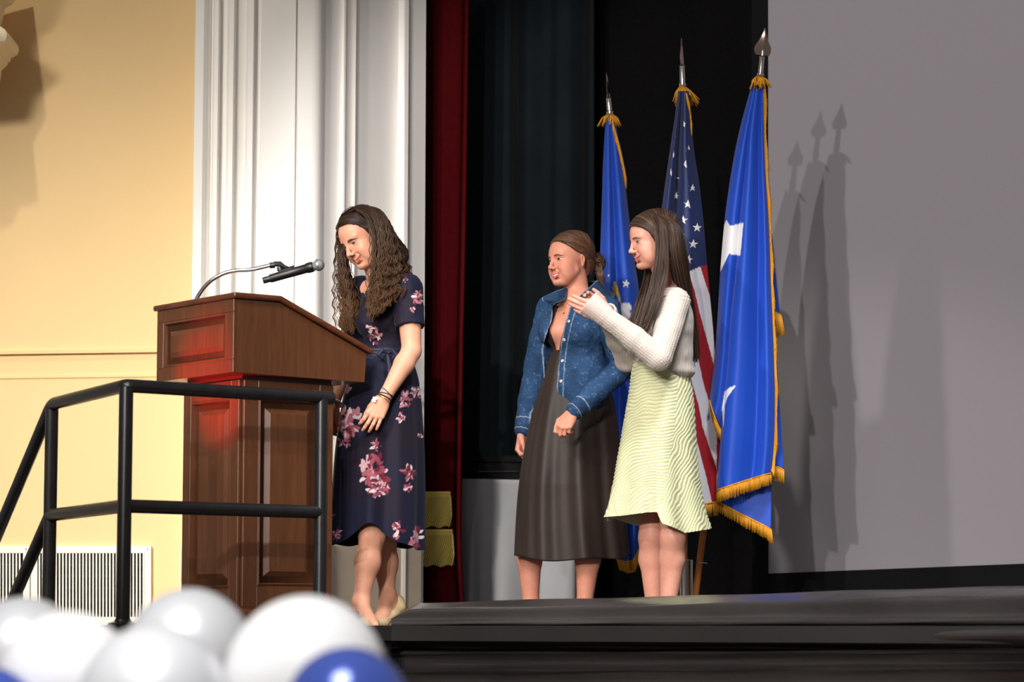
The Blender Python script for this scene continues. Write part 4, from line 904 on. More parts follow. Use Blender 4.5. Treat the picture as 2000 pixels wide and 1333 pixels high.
def skirt(rows, nu, nv, folds, Dc, depth, hem=None):
    """closed garment tube. rows: (py, left px, right px); returns grid (nv,nu,3). theta 0 = right side, pi/2 = near (camera) side"""
    r = np.array(rows, float); R = crom(r, nv); th = np.linspace(0, 2 * math.pi, nu, endpoint=False); G = np.zeros((nv, nu, 3))
    for i in range(nv):
        t = i / (nv - 1); py, l, rr = R[i]; cx, hw = (l + rr) / 2, (rr - l) / 2; f = folds(th, t)
        for j in range(nu):
            a = th[j]; w = 1 + f[j]; px = cx + hw * math.cos(a) * (1 + f[j] * .55); D = Dc - math.sin(a) * depth(t) * w
            G[i, j] = J(px, py + (hem(a, t) if hem else 0), D)
    return G
def tube_solid(G, th):
    """closed-around tube with thickness"""
    nv, nu = G.shape[:2]; gu = np.roll(G, -1, 1) - np.roll(G, 1, 1); gv = np.gradient(G, axis=0); n = np.cross(gu, gv); n /= np.linalg.norm(n, axis=2)[..., None] + 1e-12
    c = G.mean(axis=1, keepdims=True); sg = np.sign(((G - c) * n).sum(2).mean()); rr = np.unique(np.r_[np.arange(0, nv, 5), nv - 1]); B_ = (G - n * sg * th)[rr]; m = len(rr); o = nv * nu
    j = np.arange(nu); j2 = (j + 1) % nu; e0 = np.stack([j, j2, j2 + o, j + o], 1)[:, ::-1]; b = (nv - 1) * nu; b2 = o + (m - 1) * nu; e1 = np.stack([b + j, b + j2, b2 + j2, b2 + j], 1)
    F_ = np.vstack([grid_faces(nv, nu, True), grid_faces(m, nu, True)[:, ::-1] + o, e0, e1]); F_ = F_[:, ::-1] if sg < 0 else F_
    return np.vstack([G.reshape(-1, 3), B_.reshape(-1, 3)]), F_
def strands(name, curves, rad, mat, par, cols, nseg=4, npts=18, taper=.5):
    """hair locks as tapered tubes in one mesh. curves: list of control polylines (world)"""
    Vs = []; Fs = []; Cs = []; b = 0; ring = np.arange(nseg)
    fq = np.array([(i * nseg + k, i * nseg + (k + 1) % nseg, (i + 1) * nseg + (k + 1) % nseg, (i + 1) * nseg + k) for i in range(npts - 1) for k in range(nseg)])
    for ci, c in enumerate(curves):
        P = crom(c, npts) if len(c) != npts else np.asarray(c); T = np.gradient(P, axis=0); T /= np.linalg.norm(T, axis=1)[:, None] + 1e-9
        u = np.cross(T, np.array([.31, .9, .2])); u /= np.linalg.norm(u, axis=1)[:, None] + 1e-9; w = np.cross(T, u); r = (rad[ci] if np.ndim(rad) else rad) * (1 - taper * np.linspace(0, 1, npts) ** 2); r[0] *= .7
        a = 2 * math.pi * ring / nseg; V = P[:, None] + r[:, None, None] * (np.cos(a)[None, :, None] * u[:, None] + np.sin(a)[None, :, None] * w[:, None])
        Vs.append(V.reshape(-1, 3)); Fs.append(fq + b); b += npts * nseg; cc = np.asarray(cols[ci]); Cs.append(np.repeat(np.broadcast_to(cc, (npts, 3)) if cc.ndim == 1 else cc, nseg, 0))
    return mk(name, np.vstack(Vs), np.vstack(Fs), mat, par, col=np.vstack(Cs))
# ------------------------------------------------------------------ people
m_skin = M('skin', attr=True, rough=.5, sss=.12, spec=.35, bump=(220, .06, .0006)); m_hair = M('hair', attr=True, rough=.4, spec=.3); m_dress = M('print_crepe', attr=True, rough=.75, sheen=.05, spec=.25)
def rad(d): return math.radians(d)
def interp_mix(A, B, t): return [tuple(np.array(a) * (1 - t) + np.array(b) * t) for a, b in zip(A, B)]
def guides(gs, n, rng, jit=(1.5, 1.5, .006), lo=0.0, hi=1.0):
    """n locks interpolated between successive guide curves (photo px, py, D)"""
    out = []
    for i in range(n):
        s = rng.random() * (len(gs) - 1); k = min(int(s), len(gs) - 2); c = np.array(interp_mix(gs[k], gs[k + 1], s - k)); m = len(c)
        j = rng.normal(0, 1, 3) * np.array(jit); w = np.linspace(.5, 1.3, m)[:, None]; c = c + j * w + rng.normal(0, .25, (m, 3)) * np.array(jit); c[-1, 1] += rng.normal(0, 6)
        out.append(np.array([J(*p) for p in c]))
    return out
def curly(curves, rng, amp, wl, npts=46, per=9, spread=.0055):
    out = []
    for c in curves:
        P = crom(c, npts); s = np.r_[0, np.cumsum(np.linalg.norm(np.diff(P, axis=0), axis=1))]; t = s / s[-1]; ph = rng.random() * 6.28; L_ = wl * (.8 + .6 * rng.random()); A = amp * (.55 + .75 * rng.random()) * np.clip((t - .16) * 2.0, 0, 1); sg = 1 if rng.random() < .5 else -1
        for _ in range(per):
            q = sg * 2 * math.pi * s / L_ + ph + rng.normal(0, .35); o = rng.normal(0, spread, 3) * np.array([1, 1, .6]); o2 = rng.normal(0, spread * .6, 3)
            Q = P + np.stack([np.cos(q) * A, np.sin(q) * A, .3 * np.sin(q) * A], 1) + o * (.45 + .55 * t[:, None]) + o2 * np.sin(t * 5 + rng.random() * 6)[:, None]; out.append(Q[: int(npts * (.86 + .14 * rng.random()))] if False else Q)
    return out
def hair_cap(H, infl, hairline, zmin=-.09, sc=1.0, k=.004, extra=None, part=None):
    S = SDF(); R = H.R
    S.ell(H(-.016 * sc, 0, .034 * sc), (np.array((.094, .073, .076)) + infl) * sc, .02, R); S.ell(H(.030 * sc, 0, .022 * sc), (np.array((.058, .060, .060)) + infl * .8) * sc, .025, R); S.ell(H(-.045 * sc, 0, -.015 * sc), np.array((.062 + infl * .6, .063 + infl * .6, .07)) * sc, .02, R)
    if extra: extra(S)
    lo, hi = S.box(); zs, xs = zip(*hairline)
    def cut(P):
        q = H.loc(P) / sc; return np.maximum((q[:, 0] - np.interp(q[:, 2], zs, xs) + .10 * np.clip(np.abs(q[:, 1]) - .045, 0, 1)) * .8, zmin - q[:, 2])
    S.fn(cut, lo, hi, k); return S
HL = [(-.1, -.035), (-.03, .000), (0, .020), (.035, .043), (.058, .062), (.074, .092), (.1, .2)]
HL1 = [(-.1, -.035), (-.03, .000), (0, .018), (.035, .036), (.055, .045), (.072, .058), (.086, .08), (.1, .2)]
def scalp(bv, H, dirs, off, n=12, sc=1.0):
    """curve over the hair volume through local directions"""
    D = crom(np.array(dirs, float), n); out = []
    for d in D:
        d = unit(d); o = H(*(d * .3 * sc)); h = bv.ray_cast(Vector(o), Vector(-(H.R @ d)))
        out.append((np.array(h[0]) if h[0] is not None else H(*(d * .1 * sc))) + (H.R @ d) * off)
    return np.array(out)
def petals(seed, fl, pal):
    r = np.random.default_rng(seed); out = []
    for x, y, R in fl:
        for k in range(int(13 + R * .7)):
            a = r.random() * 6.28; d = R * r.random() ** .6 * .85; L_ = R * (.12 + .26 * r.random()); out.append((x + math.cos(a) * d * .8, y + math.sin(a) * d, L_, L_ * (.28 + .25 * r.random()), a + r.normal(0, .6), pal[r.integers(len(pal))]))
    return out
def paint(c, px, py, pts):
    for x, y, a, b, th, col in pts:
        u = (px - x) * math.cos(th) + (py - y) * math.sin(th); v = -(px - x) * math.sin(th) + (py - y) * math.cos(th); m = (u / a) ** 2 + ((v + .18 * u * u / a) / b) ** 2 < 1; c[m] = col
    return c
def pump(name, heel, ball, toe, par, mat, hh=.085, w=.036):
    """high heeled shoe: heel seat, ball and toe in world space"""
    S = SDF(); side = unit(np.cross(toe - heel, (0, 0, 1)))
    S.cap(heel, heel + (ball - heel) * .35, .029, .027, .01); S.cap(heel + (ball - heel) * .3, ball, .027, .034, .02, 'u', (np.array([0, 0, 1.]), .75)); S.cap(ball, toe, .036, .013, .02, 'u', (np.array([0, 0, 1.]), .62)); S.cap(heel + np.array([0, 0, .012]), heel + np.array([0, 0, .03]), .027, .026, .01)
    V, Q = surf(S, .003); return mk(name, V, Q, mat, par)

# ---------------------------------------------------------------- woman at the lectern
def woman1():
    SCL = 1.06
    rng = np.random.default_rng(11); D = 12.15; H = Frame(J(709, 464, D), rad(48), rad(28), rad(12)); Bf = Frame(J(750, 640, 12.2), rad(60)); S = SDF()
    head_sdf(S, H, smile=1.0, cheek=1.6, nose=.9, open_=.0, sc=SCL)
    nb = J(748, 566, 12.2); neck_sdf(S, H, nb, .052)
    sl, el, wl = J(797, 566, 12.05), J(804, 686, 12.0), J(751, 777, 11.95); sr, er, wr = J(706, 570, 12.34), J(676, 690, 12.42), J(652, 790, 12.3)
    fw, lf = Bf.R[:, 0], Bf.R[:, 1]; up = np.array([0, 0, 1.0])
    S.cap(sl, sr, .045, .045, .03); S.cap(nb, (sl + nb) / 2 - up * .005, .045, .045, .03); S.cap(nb, (sr + nb) / 2, .045, .045, .03)
    S.ell(J(752, 625, 12.2), (.098, .15, .15), .04, Bf.R); S.ell(J(750, 700, 12.2), (.092, .125, .12), .04, Bf.R); S.ell(J(754, 775, 12.2), (.115, .165, .13), .05, Bf.R)
    for s in (1, -1): S.ell(J(745, 632, 12.2) + fw * .075 + lf * s * .07, (.06, .062, .062), .03, Bf.R)
    for a, e, w, r in ((sl, el, wl, 1.0), (sr, er, wr, 1.0)):
        S.chain([a, a + (e - a) * .45, e], [.050 * r, .049 * r, .040 * r], .015); S.chain([e, e + (w - e) * .28, w], [.040 * r, .042 * r, .0255 * r], .012, )
    hl = J(728, 820, 11.93) - wl; hand_sdf(S, wl, hl, (.25, -1, .15), (-1, -.25, .45), per=[(.35, .55, .4), (.22, .45, .35), (.18, .4, .3), (.05, .22, .2)], L=.178, thumb=(.2, .6, .2), spread=.16)
    hand_sdf(S, wr, (-.03, 0, -1), (-.75, .55, 0), (-.6, -.8, 0), curl=(.45, .5, .3), L=.178, thumb=(.35, .35, .5))
    # legs
    k1, c1, a1 = J(728, 1044, 12.06), J(718, 1098, 12.07), J(705, 1178, 12.06); k2, c2, a2 = J(750, 1048, 12.24), J(752, 1100, 12.27), J(757, 1166, 12.24)
    for hip, k, c, a in ((J(740, 830, 12.17), k1, c1, a1), (J(756, 830, 12.25), k2, c2, a2)): S.chain([hip, k], [.075, .052], .03); S.chain([k, c], [.050, .051], .03); S.chain([c, a], [.051, .029], .03)
    h1, b1, t1 = J(703, 1192, 12.08), J(722, 1216, 11.93), J(733, 1222, 11.86); h2, b2, t2 = J(776, 1188, 12.26), J(740, 1216, 12.12), J(722, 1221, 12.05)
    for a, h, b, t in ((a1, h1, b1, t1), (a2, h2, b2, t2)): S.cap(a, h, .031, .026, .02); S.cap(a, b, .030, .026, .03); S.cap(h, b, .026, .027, .02); S.cap(b, t, .028, .016, .01)
    hb, hbb = H(-.12, -.1, -.13), H(.13, .1, .13)
    fine = [(H.o - [.11, .12, .13], H.o + [.11, .12, .13], .0023), (wl - .03 - [.09, .03, .15], wl + [.05, .05, .03], .0029)]
    V, Q = surf(S, .0085, fine); V, Q = thin(V, Q, [(a, b) for a, b, _ in fine] + [(np.minimum(np.minimum(sl, el), wl) - .06, np.maximum(np.maximum(sl, el), wl) + .06)], .013, (J(735, 985, 12.2)[2], J(750, 600, 12.2)[2])); base = lin((214, 154, 126)); col = face_col(V, H, base, lin((190, 112, 98)), 1.0, sc=SCL, blush=.9)
    P = mk('person', V, Q, m_skin, col=col); prop(P, 'laughing woman with long curly brown hair in a navy floral dress at the lectern', 'person')
    bv = BVHTree.FromPolygons(V.tolist(), Q.tolist()); face_parts(H, P, bv, 1.0, (40, 28, 22), .12, 'dark', sc=SCL, browlift=-.002)
    # dress bodice
    G = SDF(); o = .010
    for a, e in ((sl, el), (sr, er)): G.chain([a + up * .004, a + (e - a) * .72], [.060, .063], .02)
    for a, e in ((sl, el), (sr, er)):
        d_ = unit(e - a); q = a + (e - a) * .61; G.fn(lambda PP, q=q, d_=d_: (PP - q) @ d_, 0, 0, .003) if False else G.p.append((lambda PP, q=q, d_=d_: (q - PP) @ d_, q - .12, q + .12, .003, 's'))
    G.cap(sl, sr, .05, .05, .03); G.cap(nb - up * .02, (sl + nb) / 2 - up * .02, .045, .045, .03)
    G.ell(J(752, 625, 12.2), (.098 + o, .15 + o, .16), .04, Bf.R); G.ell(J(750, 700, 12.2), (.092 + o, .125 + o, .12), .04, Bf.R)
    for s in (1, -1): G.ell(J(745, 634, 12.2) + fw * .078 + lf * s * .066, (.066, .068, .066), .03, Bf.R)
    G.fn(lambda PP: J(750, 716, 12.2)[2] - PP[:, 2], *G.box(), k=.004)
    def wr_(PP): return .0030 * hash_noise(PP * np.array([30, 30, 12]) + 5, 3) + .0016 * hash_noise(PP * 60, 4)
    V, Q = surf(G, .0031, disp=wr_)
    pal = [lin(c) * .82 for c in ((196, 128, 138), (152, 74, 92), (226, 206, 208), (112, 34, 50), (172, 96, 108), (214, 170, 176))]
    fl = [(816, 582, 17), (806, 604, 8), (783, 523, 12), (771, 548, 12), (733, 655, 20), (722, 640, 9), (792, 548, 6)]
    fl2 = [(676, 758, 13), (682, 825, 34), (672, 862, 16), (728, 925, 40), (742, 950, 26), (790, 782, 18), (783, 815, 12), (814, 765, 16), (797, 925, 18), (797, 955, 12), (776, 1035, 18), (812, 1052, 22), (640, 1000, 18), (657, 1045, 14), (735, 870, 14), (822, 850, 8), (705, 1050, 12)]
    pt1, pt2 = petals(5, fl, pal), petals(6, fl2, pal)
    dk = [(715, 600, 40), (760, 640, 45), (735, 880, 50), (690, 930, 45), (790, 850, 45), (760, 985, 40), (700, 760, 25), (800, 590, 20)]
    def dcol(VV):
        px, py = PX(VV); nz = hash_noise(VV * np.array([9, 9, 6]), 8)[:, None]; c = lin((15, 18, 42)) * (1 + .18 * nz)
        for x, y, r in dk:
            w = np.clip(1.3 - np.hypot(px - x, (py - y) * .8) / r, 0, 1)[:, None]; c = c * (1 - w * .75) + lin((26, 15, 28)) * w * .75
        paint(c, px, py, pt1); paint(c, px, py, pt2); return c
    mk('dress_bodice', V, Q, m_dress, P, col=dcol(V))
    # skirt with soft folds, hem higher over the front knee
    rows = [(688, 700, 800), (704, 697, 806), (735, 684, 815), (770, 670, 820), (820, 661, 823), (880, 653, 826), (960, 647, 827), (1020, 643, 826), (1066, 640, 827)]
    fo = lambda th, t: (.02 + .06 * t) * np.sin(7 * th + 1.2 + .6 * t) * min(1, t * 3) + .04 * t * np.sin(12 * th + .4) * min(1, t * 2)
    def hem(a, t): near = max(0, math.sin(a)); return (t ** 6) * (-46 * near ** 2.2 * math.exp(-((math.cos(a) + .12) / .42) ** 2) + 8 * max(0, math.cos(a)) - 2 + 4 * math.sin(5 * a))
    Gd = skirt(rows, 360, 320, fo, 12.18, lambda t: .135 + .055 * math.sin(min(1, t * 2.2) * 1.5) + .015 * t, hem); V, Q = tube_solid(Gd, .003)
    mk('dress_skirt', V, Q, m_dress, P, col=dcol(V))
    mb = MB(); ring = [Gd[2, k] * 1.0 + (Gd[2, k] - Gd[2].mean(0)) * .05 for k in range(0, 360, 8)]
    for dz in (.012, .0, -.012, -.024): mb.tube([p + np.array([0, 0, dz + .002 * math.sin(i * 1.3)]) for i, p in enumerate(ring)], .0095, 6, closed=True)
    mb.build('sash', M('navy_sash', (20, 24, 52), .7), P)
    mb = MB(); c = J(757, 692, 12.0)
    for s, h in ((1, .8), (-1, 1)): mb.tube([c, c + np.array([s * .02, -.012, .016 * h]), c + np.array([s * .036, -.008, -.004]), c + np.array([s * .02, -.008, -.018])], [.006, .012, .012, .006], 8)
    mb.tube([c, c + np.array([.008, -.012, -.05]), c + np.array([.012, -.01, -.11])], [.006, .011, .012], 8); mb.build('sash_bow', M('navy_sash'), P)
    # hair: scalp volume and curly locks
    C = hair_cap(H, .012, HL1, sc=SCL, extra=lambda S_: (S_.chain([H(-.06, .03, .03), J(770, 500, 12.14), J(772, 545, 12.1)], [.06, .055, .03], .03), S_.chain([H(.0, .075, .01), J(745, 520, 12.06), J(735, 580, 12.02)], [.025, .033, .022], .02), S_.chain([H(.0, -.075, .0), J(674, 530, 12.26), J(674, 600, 12.24)], [.03, .035, .022], .02), S_.chain([J(720, 500, 12.25), J(712, 590, 12.28)], [.05, .04], .03)), zmin=-.4)
    def hd(PP): q = H.loc(PP); return .0022 * hash_noise(np.stack([q[:, 0] * 25, q[:, 1] * 110, q[:, 2] * 60], 1), 5) + .0015 * hash_noise(PP * 90, 6)
    V, Q = surf(C, .0042, disp=hd); nz = hash_noise(V * np.array([150, 150, 30]), 2)[:, None]; hr = mk('hair', V, Q, m_hair, P, col=lin((44, 31, 25)) * (1 + .3 * nz))
    gF = [[(690, 410, 12.10), (670, 428, 12.15), (663, 462, 12.22), (660, 520, 12.24), (659, 580, 12.22), (664, 645, 12.17)], [(692, 409, 12.08), (672, 426, 12.13), (667, 462, 12.22), (672, 530, 12.22), (682, 590, 12.18), (684, 640, 12.10)], [(694, 409, 12.08), (674, 424, 12.13), (670, 462, 12.24), (684, 540, 12.26), (697, 590, 12.2), (694, 622, 12.12)]]
    gN = [[(694, 410, 12.07), (713, 424, 12.045), (725, 452, 12.03), (728, 505, 12.01), (723, 560, 12.0), (724, 612, 11.99)], [(702, 407, 12.08), (726, 418, 12.03), (740, 455, 12.0), (742, 515, 11.98), (733, 570, 11.98), (730, 618, 11.98)], [(712, 405, 12.12), (742, 420, 12.05), (757, 462, 12.0), (757, 520, 11.98), (749, 570, 11.98), (740, 605, 11.98)], [(718, 405, 12.16), (748, 424, 12.1), (770, 468, 12.06), (780, 515, 12.03), (772, 555, 12.0), (757, 592, 11.98)], [(718, 405, 12.2), (748, 422, 12.2), (772, 468, 12.2), (792, 515, 12.16), (803, 540, 12.08), (812, 552, 12.02)]]
    cu = curly(guides(gF, 30, rng, (3.0, 2, .012)), rng, .0085, .055) + curly(guides(gN, 62, rng, (3.0, 2, .012)), rng, .0085, .055)
    ks = [lin((44, 31, 25)), lin((52, 37, 28)), lin((36, 26, 22)), lin((62, 44, 32)), lin((46, 32, 26))]; cols = []
    for _ in cu:
        k = ks[rng.integers(5)]; t = np.linspace(0, 1, 46)[:, None]; cols.append(k * (1 - t ** 1.3 * .6) + lin((112, 76, 42)) * t ** 1.3 * .6)
    strands('hair_curls', cu, rng.uniform(.0011, .0022, len(cu)), m_hair, hr, cols, 4, 46)
    bvc = BVHTree.FromPolygons(V.tolist(), Q.tolist()); cs_ = []
    for i in range(230):
        s = 1 if i % 5 < 3 else -1; ph = rad(rng.uniform(38, 120)); p0 = np.array([math.cos(ph), s * .02 - .05, math.sin(ph)]); k = rng.uniform(-.05, .05)
        cs_.append(scalp(bvc, H, [p0, (math.cos(ph) * .8 - .05, s * .55, math.sin(ph) * .8 + .05), (math.cos(ph) * .45 - .12 + k, s * .85, .25), (-.15 + math.cos(ph) * .25 + k, s * .95, -.25)], rng.uniform(.0008, .0035), 14, SCL))
    strands('hair_combed', cs_, rng.uniform(.0014, .0024, 230), m_hair, hr, [ks[rng.integers(5)] for _ in cs_], 4, 14)
    # shoes, bracelets, watch, ring
    m_sh = M('nude_patent', (196, 170, 128), .35, coat=.3)
    for nm, h, b, t, s in (('shoe', h1, b1, t1, 1), ('shoe', h2, b2, t2, 1)):
        S2 = SDF(); z0 = .0
        S2.cap(h + up * .004, h + (b - h) * .4 + up * .0, .034, .030, .012); S2.cap(h + (b - h) * .35 - up * .004, b - up * .006, .030, .034, .02, 'u', (up, .8)); S2.cap(b - up * .004, t - up * .003, .036, .015, .02, 'u', (up, .7)); S2.cap(h + up * .004, h + up * .026, .033, .030, .01)
        ax = unit(b - h); nrm = unit(np.cross(np.cross(ax, up), ax))
        S2.ell(h + (b - h) * .45 + nrm * .045, (.075, .031, .034), .006, np.stack([ax, unit(np.cross(nrm, ax)), nrm], 1), 's')
        base_ = h - unit((b - h) * [1, 1, 0]) * .012; S2.chain([base_ - up * .012, np.array([base_[0], base_[1], .028]) + unit((b - h) * [1, 1, 0]) * .006, np.array([base_[0], base_[1], .004]) + unit((b - h) * [1, 1, 0]) * .008], [.017, .007, .0065], .012)
        V, Q = surf(S2, .0032); mk(nm, V, Q, m_sh, P)
    dv = unit(wl - el)
    def band(nm, c, d_, r, th, mat, tilt=0, fl=.8):
        u = unit(np.cross(d_, (0, -1, 0))); v = unit(np.cross(d_, u)); dd = unit(d_ + u * tilt); u = unit(np.cross(dd, (0, -1, 0))); v = unit(np.cross(dd, u)); mb = MB(); mb.tube([c + u * r * math.cos(t) + v * r * fl * math.sin(t) for t in np.linspace(0, 2 * math.pi, 25)[:-1]], th, 6, closed=True); return mb.build(nm, mat, P, auto=None)
    band('bracelet', wl - dv * .020, dv, .0305, .0019, M('navy_cord', (22, 24, 48), .6), .3, .95); band('bracelet', wl - dv * .012, dv, .030, .0022, M('navy_cord'), -.25, .95); band('bracelet', wl + dv * .001, dv, .0295, .0034, M('brown_cord', (46, 34, 28), .6), -.05, .95); band('bracelet', wl + dv * .010, dv, .029, .0016, M('gold_wire', (190, 150, 96), .3, 1), .05, .95)
    mb = MB(); q = J(731, 781, 11.915)
    for x, z in ((0, 0), (.007, .003), (-.007, -.003), (.002, -.007), (-.002, .007)): mb.lathe([(.0005, -.003), (.005, -.002), (.005, .002), (.0005, .003)], q + np.array([x, 0, z]), (0, -1, 0), 10)
    mb.build('bracelet_charm', M('pearl_charm', (232, 226, 216), .3), P)
    dr_ = unit(wr - er); band('wrist_watch', wr - dr_ * .004, dr_, .031, .0065, M('pale_watch_strap', (214, 224, 226), .4), 0, .95)
    return P, V
woman1()

def body(S, Bf, nb, arms, chest, waist, hip, sc=1.0, bust=.07, br=.050, hr_=(.10, .13, .12)):
    """torso, shoulders and arms; arms: (shoulder, elbow, wrist) x2 (left, right)"""
    up = np.array([0, 0, 1.0]); fw, lf = Bf.R[:, 0], Bf.R[:, 1]; (sl, el, wl), (sr, er, wr) = arms
    S.cap(sl, sr, .043, .043, .03); S.cap(nb, (sl + nb) / 2 - up * .004, .04, .043, .03); S.cap(nb, (sr + nb) / 2 - up * .004, .04, .043, .03)
    S.ell(chest, (.095, .145, .15), .04, Bf.R); S.ell(waist, (.088, .120, .12), .04, Bf.R); S.ell(hip, hr_, .04, Bf.R)
    for s in (1, -1): S.ell(chest + fw * .064 + lf * s * bust * .9 + up * -.02, (br, br + .002, br), .03, Bf.R)
    for a, e, w in arms: S.chain([a, a + (e - a) * .45, e], [.046, .044, .037], .015); S.chain([e, e + (w - e) * .28, w], [.037, .039, .0245], .012)
    return S
def legs(S, ls):
    for hip, k, c, a, toe in ls:
        S.chain([hip, k], [.064, .052], .03); S.chain([k, c], [.052, .054], .02); S.chain([c, a], [.053, .034], .02); g = np.array([a[0], a[1], .03]); S.cap(a, g, .033, .03, .02); t = np.array([toe[0], toe[1], .02]); S.cap(g, t, .03, .02, .02)

# ---------------------------------------------------------------- woman in the denim jacket
def woman2():
    rng = np.random.default_rng(23); D = 12.9; SCL = 1.04; H = Frame(J(1112, 509, D), rad(55), rad(3), rad(3)); Bf = Frame(J(1125, 640, D), rad(35)); S = SDF(); up = np.array([0, 0, 1.0]); fw, lf = Bf.R[:, 0], Bf.R[:, 1]
    head_sdf(S, H, smile=.9, cheek=1.3, nose=.8, open_=.003, sc=SCL); nb = J(1128, 580, 12.92); neck_sdf(S, H, nb, .049)
    sl, el, wl = J(1184, 606, 12.79), J(1220, 716, 12.72), J(1118, 806, 12.60); sr, er, wr = J(1074, 604, 13.0), J(1047, 720, 13.02), J(1021, 846, 12.95)
    arms = ((sl, el, wl), (sr, er, wr)); chest, waist, hip = J(1127, 640, 12.9), J(1128, 715, 12.9), J(1125, 785, 12.9)
    body(S, Bf, nb, arms, chest, waist, hip, hr_=(.085, .112, .11))
    hand_sdf(S, wl, (-.45, -.35, -.8), (-.25, -.85, .45), np.cross((-.45, -.35, -.8), (-.25, -.85, .45)), per=[(.8, 1.1, .8), (.75, 1.1, .8), (.75, 1.1, .8), (.8, 1.1, .8)], L=.165, thumb=(.55, .15, .7), spread=.0, r=1.08)
    hand_sdf(S, wr, (-.12, -.1, -1), (-.8, .55, .1), np.cross((-.8, .55, .1), (-.12, -.1, -1)), curl=(.75, 1.0, .7), L=.165, thumb=(.15, .4, .6), spread=.0, r=1.08)
    legs(S, [(J(1092, 830, 12.96), J(1036, 1055, 12.93), J(1034, 1095, 12.95), J(1037, 1180, 12.95), J(1026, 1190, 12.83)), (J(1146, 830, 12.95), J(1150, 1055, 12.88), J(1148, 1095, 12.87), J(1142, 1180, 12.88), J(1130, 1190, 12.75))])
    fine = [(H.o - [.11, .12, .13], H.o + [.11, .12, .13], .0023), (wl - [.09, .09, .14], wl + [.03, .04, .01], .0027), (wr - [.06, .06, .14], wr + [.05, .05, .0], .0027)]
    V, Q = surf(S, .0085, fine); V, Q = thin(V, Q, [(a, b) for a, b, _ in fine], .013, (J(1110, 1010, 12.9)[2], J(1110, 700, 12.9)[2])); col = face_col(V, H, lin((204, 138, 114)), lin((184, 98, 90)), .9, sc=SCL, blush=1.1, open_=.0025)
    P = mk('person', V, Q, m_skin, col=col); prop(P, 'smiling woman in a blue denim jacket over a long dark brown dress', 'person')
    bv = BVHTree.FromPolygons(V.tolist(), Q.tolist()); face_parts(H, P, bv, .9, (46, 34, 28), .28, 'brown', sc=SCL, teeth=.0052)
    # dress: bodice with deep V and long satin skirt
    NECK = [(1100, 540), (1098, 583), (1073, 640), (1080, 665), (1091, 693), (1096, 662), (1106, 628), (1122, 600), (1150, 588), (1150, 540)]
    G = SDF(); o = .008; G.ell(chest, (.095 + o, .145 + o, .15), .04, Bf.R); G.ell(waist, (.088 + o, .12 + o, .12), .04, Bf.R)
    for s in (1, -1): G.ell(chest + fw * .064 + lf * s * .062 - up * .02, (.056, .058, .058), .03, Bf.R)
    def cutn(PP):
        px, py = PX(PP); return np.maximum(-polydist(px, py, NECK) * .00226, -np.maximum(.0, PP[:, 1] - .62)) if False else np.where(PP[:, 1] < .66, -polydist(px, py, NECK) * .00226, -.1)
    G.fn(cutn, 0, 0, .003); zt_ = J(1127, 596, 12.85)[2]; G.fn(lambda PP: PP[:, 2] - zt_, 0, 0, .003)
    V, Q = surf(G, .0045, disp=lambda PP: .002 * hash_noise(PP * np.array([45, 45, 10]), 9)); m_sat = M('brown_satin', (40, 30, 24), .55, spec=.3, bump=(14, .12, .01), var=(5, .12))
    mk('dress_bodice', V, Q, m_sat, P)
    rows = [(684, 1080, 1174), (700, 1073, 1180), (740, 1060, 1188), (800, 1042, 1200), (870, 1026, 1208), (950, 1014, 1214), (1020, 1008, 1219), (1090, 1004, 1226)]
    fo = lambda th, t: min(1, .25 + t) * (.075 * np.sin(5 * th + .8 + .5 * t) + .055 * np.sin(8 * th + 2.2 + 1.5 * t) + .022 * np.sin(17 * th + 4 * t)) * min(1, t * 2.2) + .05 * np.sin(19 * th + 2 * t) * max(0, .4 - t)
    hem = lambda a, t: t ** 6 * (9 * max(0, math.sin(a)) - 4 + 3 * math.sin(4 * a))
    Gd = skirt(rows, 220, 160, fo, 12.91, lambda t: .090 + .061 * max(0, min(1, (t - .25) * 2.2)) + .025 * t, hem); V, Q = tube_solid(Gd, .003); mk('dress_skirt', V, Q, m_sat, P)
    # denim jacket with the front open
    OPEN = [(1102, 540), (1100, 580), (1080, 600), (1077, 628), (1066, 655), (1059, 684), (1064, 735), (1060, 768), (1050, 792), (1036, 806), (1034, 850), (1088, 850), (1088, 760), (1091, 712), (1096, 672), (1104, 632), (1114, 600), (1135, 580), (1150, 540)]
    K = SDF(); o = .02
    K.cap(sl, sr, .056, .056, .03); K.ell(chest, (.095 + o, .145 + o, .17), .04, Bf.R); K.ell(J(1124, 745, 12.9), (.120, .168, .20), .05, Bf.R)
    for s in (1, -1): K.ell(chest + fw * .066 + lf * s * .07 - up * .02, (.074, .074, .074), .05, Bf.R)
    zh = J(1110, 819, 12.75)[2]; K.fn(lambda PP: zh - PP[:, 2], 0, 0, .004)
    def cuto(PP):
        px, py = PX(PP); return np.where(PP[:, 1] < .72, -polydist(px, py, OPEN) * .00226, -.1)
    K.fn(cuto, 0, 0, .003); zn = J(1127, 566, 12.9)[2]; K.fn(lambda PP: PP[:, 2] - zn, 0, 0, .004)
    for a, e, w, s in ((sl, el, wl, 1), (sr, er, wr, -1)):
        we = e + (w - e) * .97; K.chain([a, a + (e - a) * .5, e], [.060, .060, .056], .02); K.chain([e, e + (w - e) * .5, we], [.056, .049, .040], .015)
        d_ = unit(w - e); K.p.append((lambda PP, q=we + d_ * .0, d_=d_: (q - PP) @ d_, we - .06, we + .06, .003, 's')); K.cap(we - d_ * .055, we - d_ * .006, .0435, .0405, .003)
    # keep the hand free of the sleeve end
    def kd(PP): return .0035 * hash_noise(PP * np.array([22, 22, 16]) + 3, 12) + .0018 * hash_noise(PP * 55, 13) + .001 * hash_noise(PP * 120, 14)
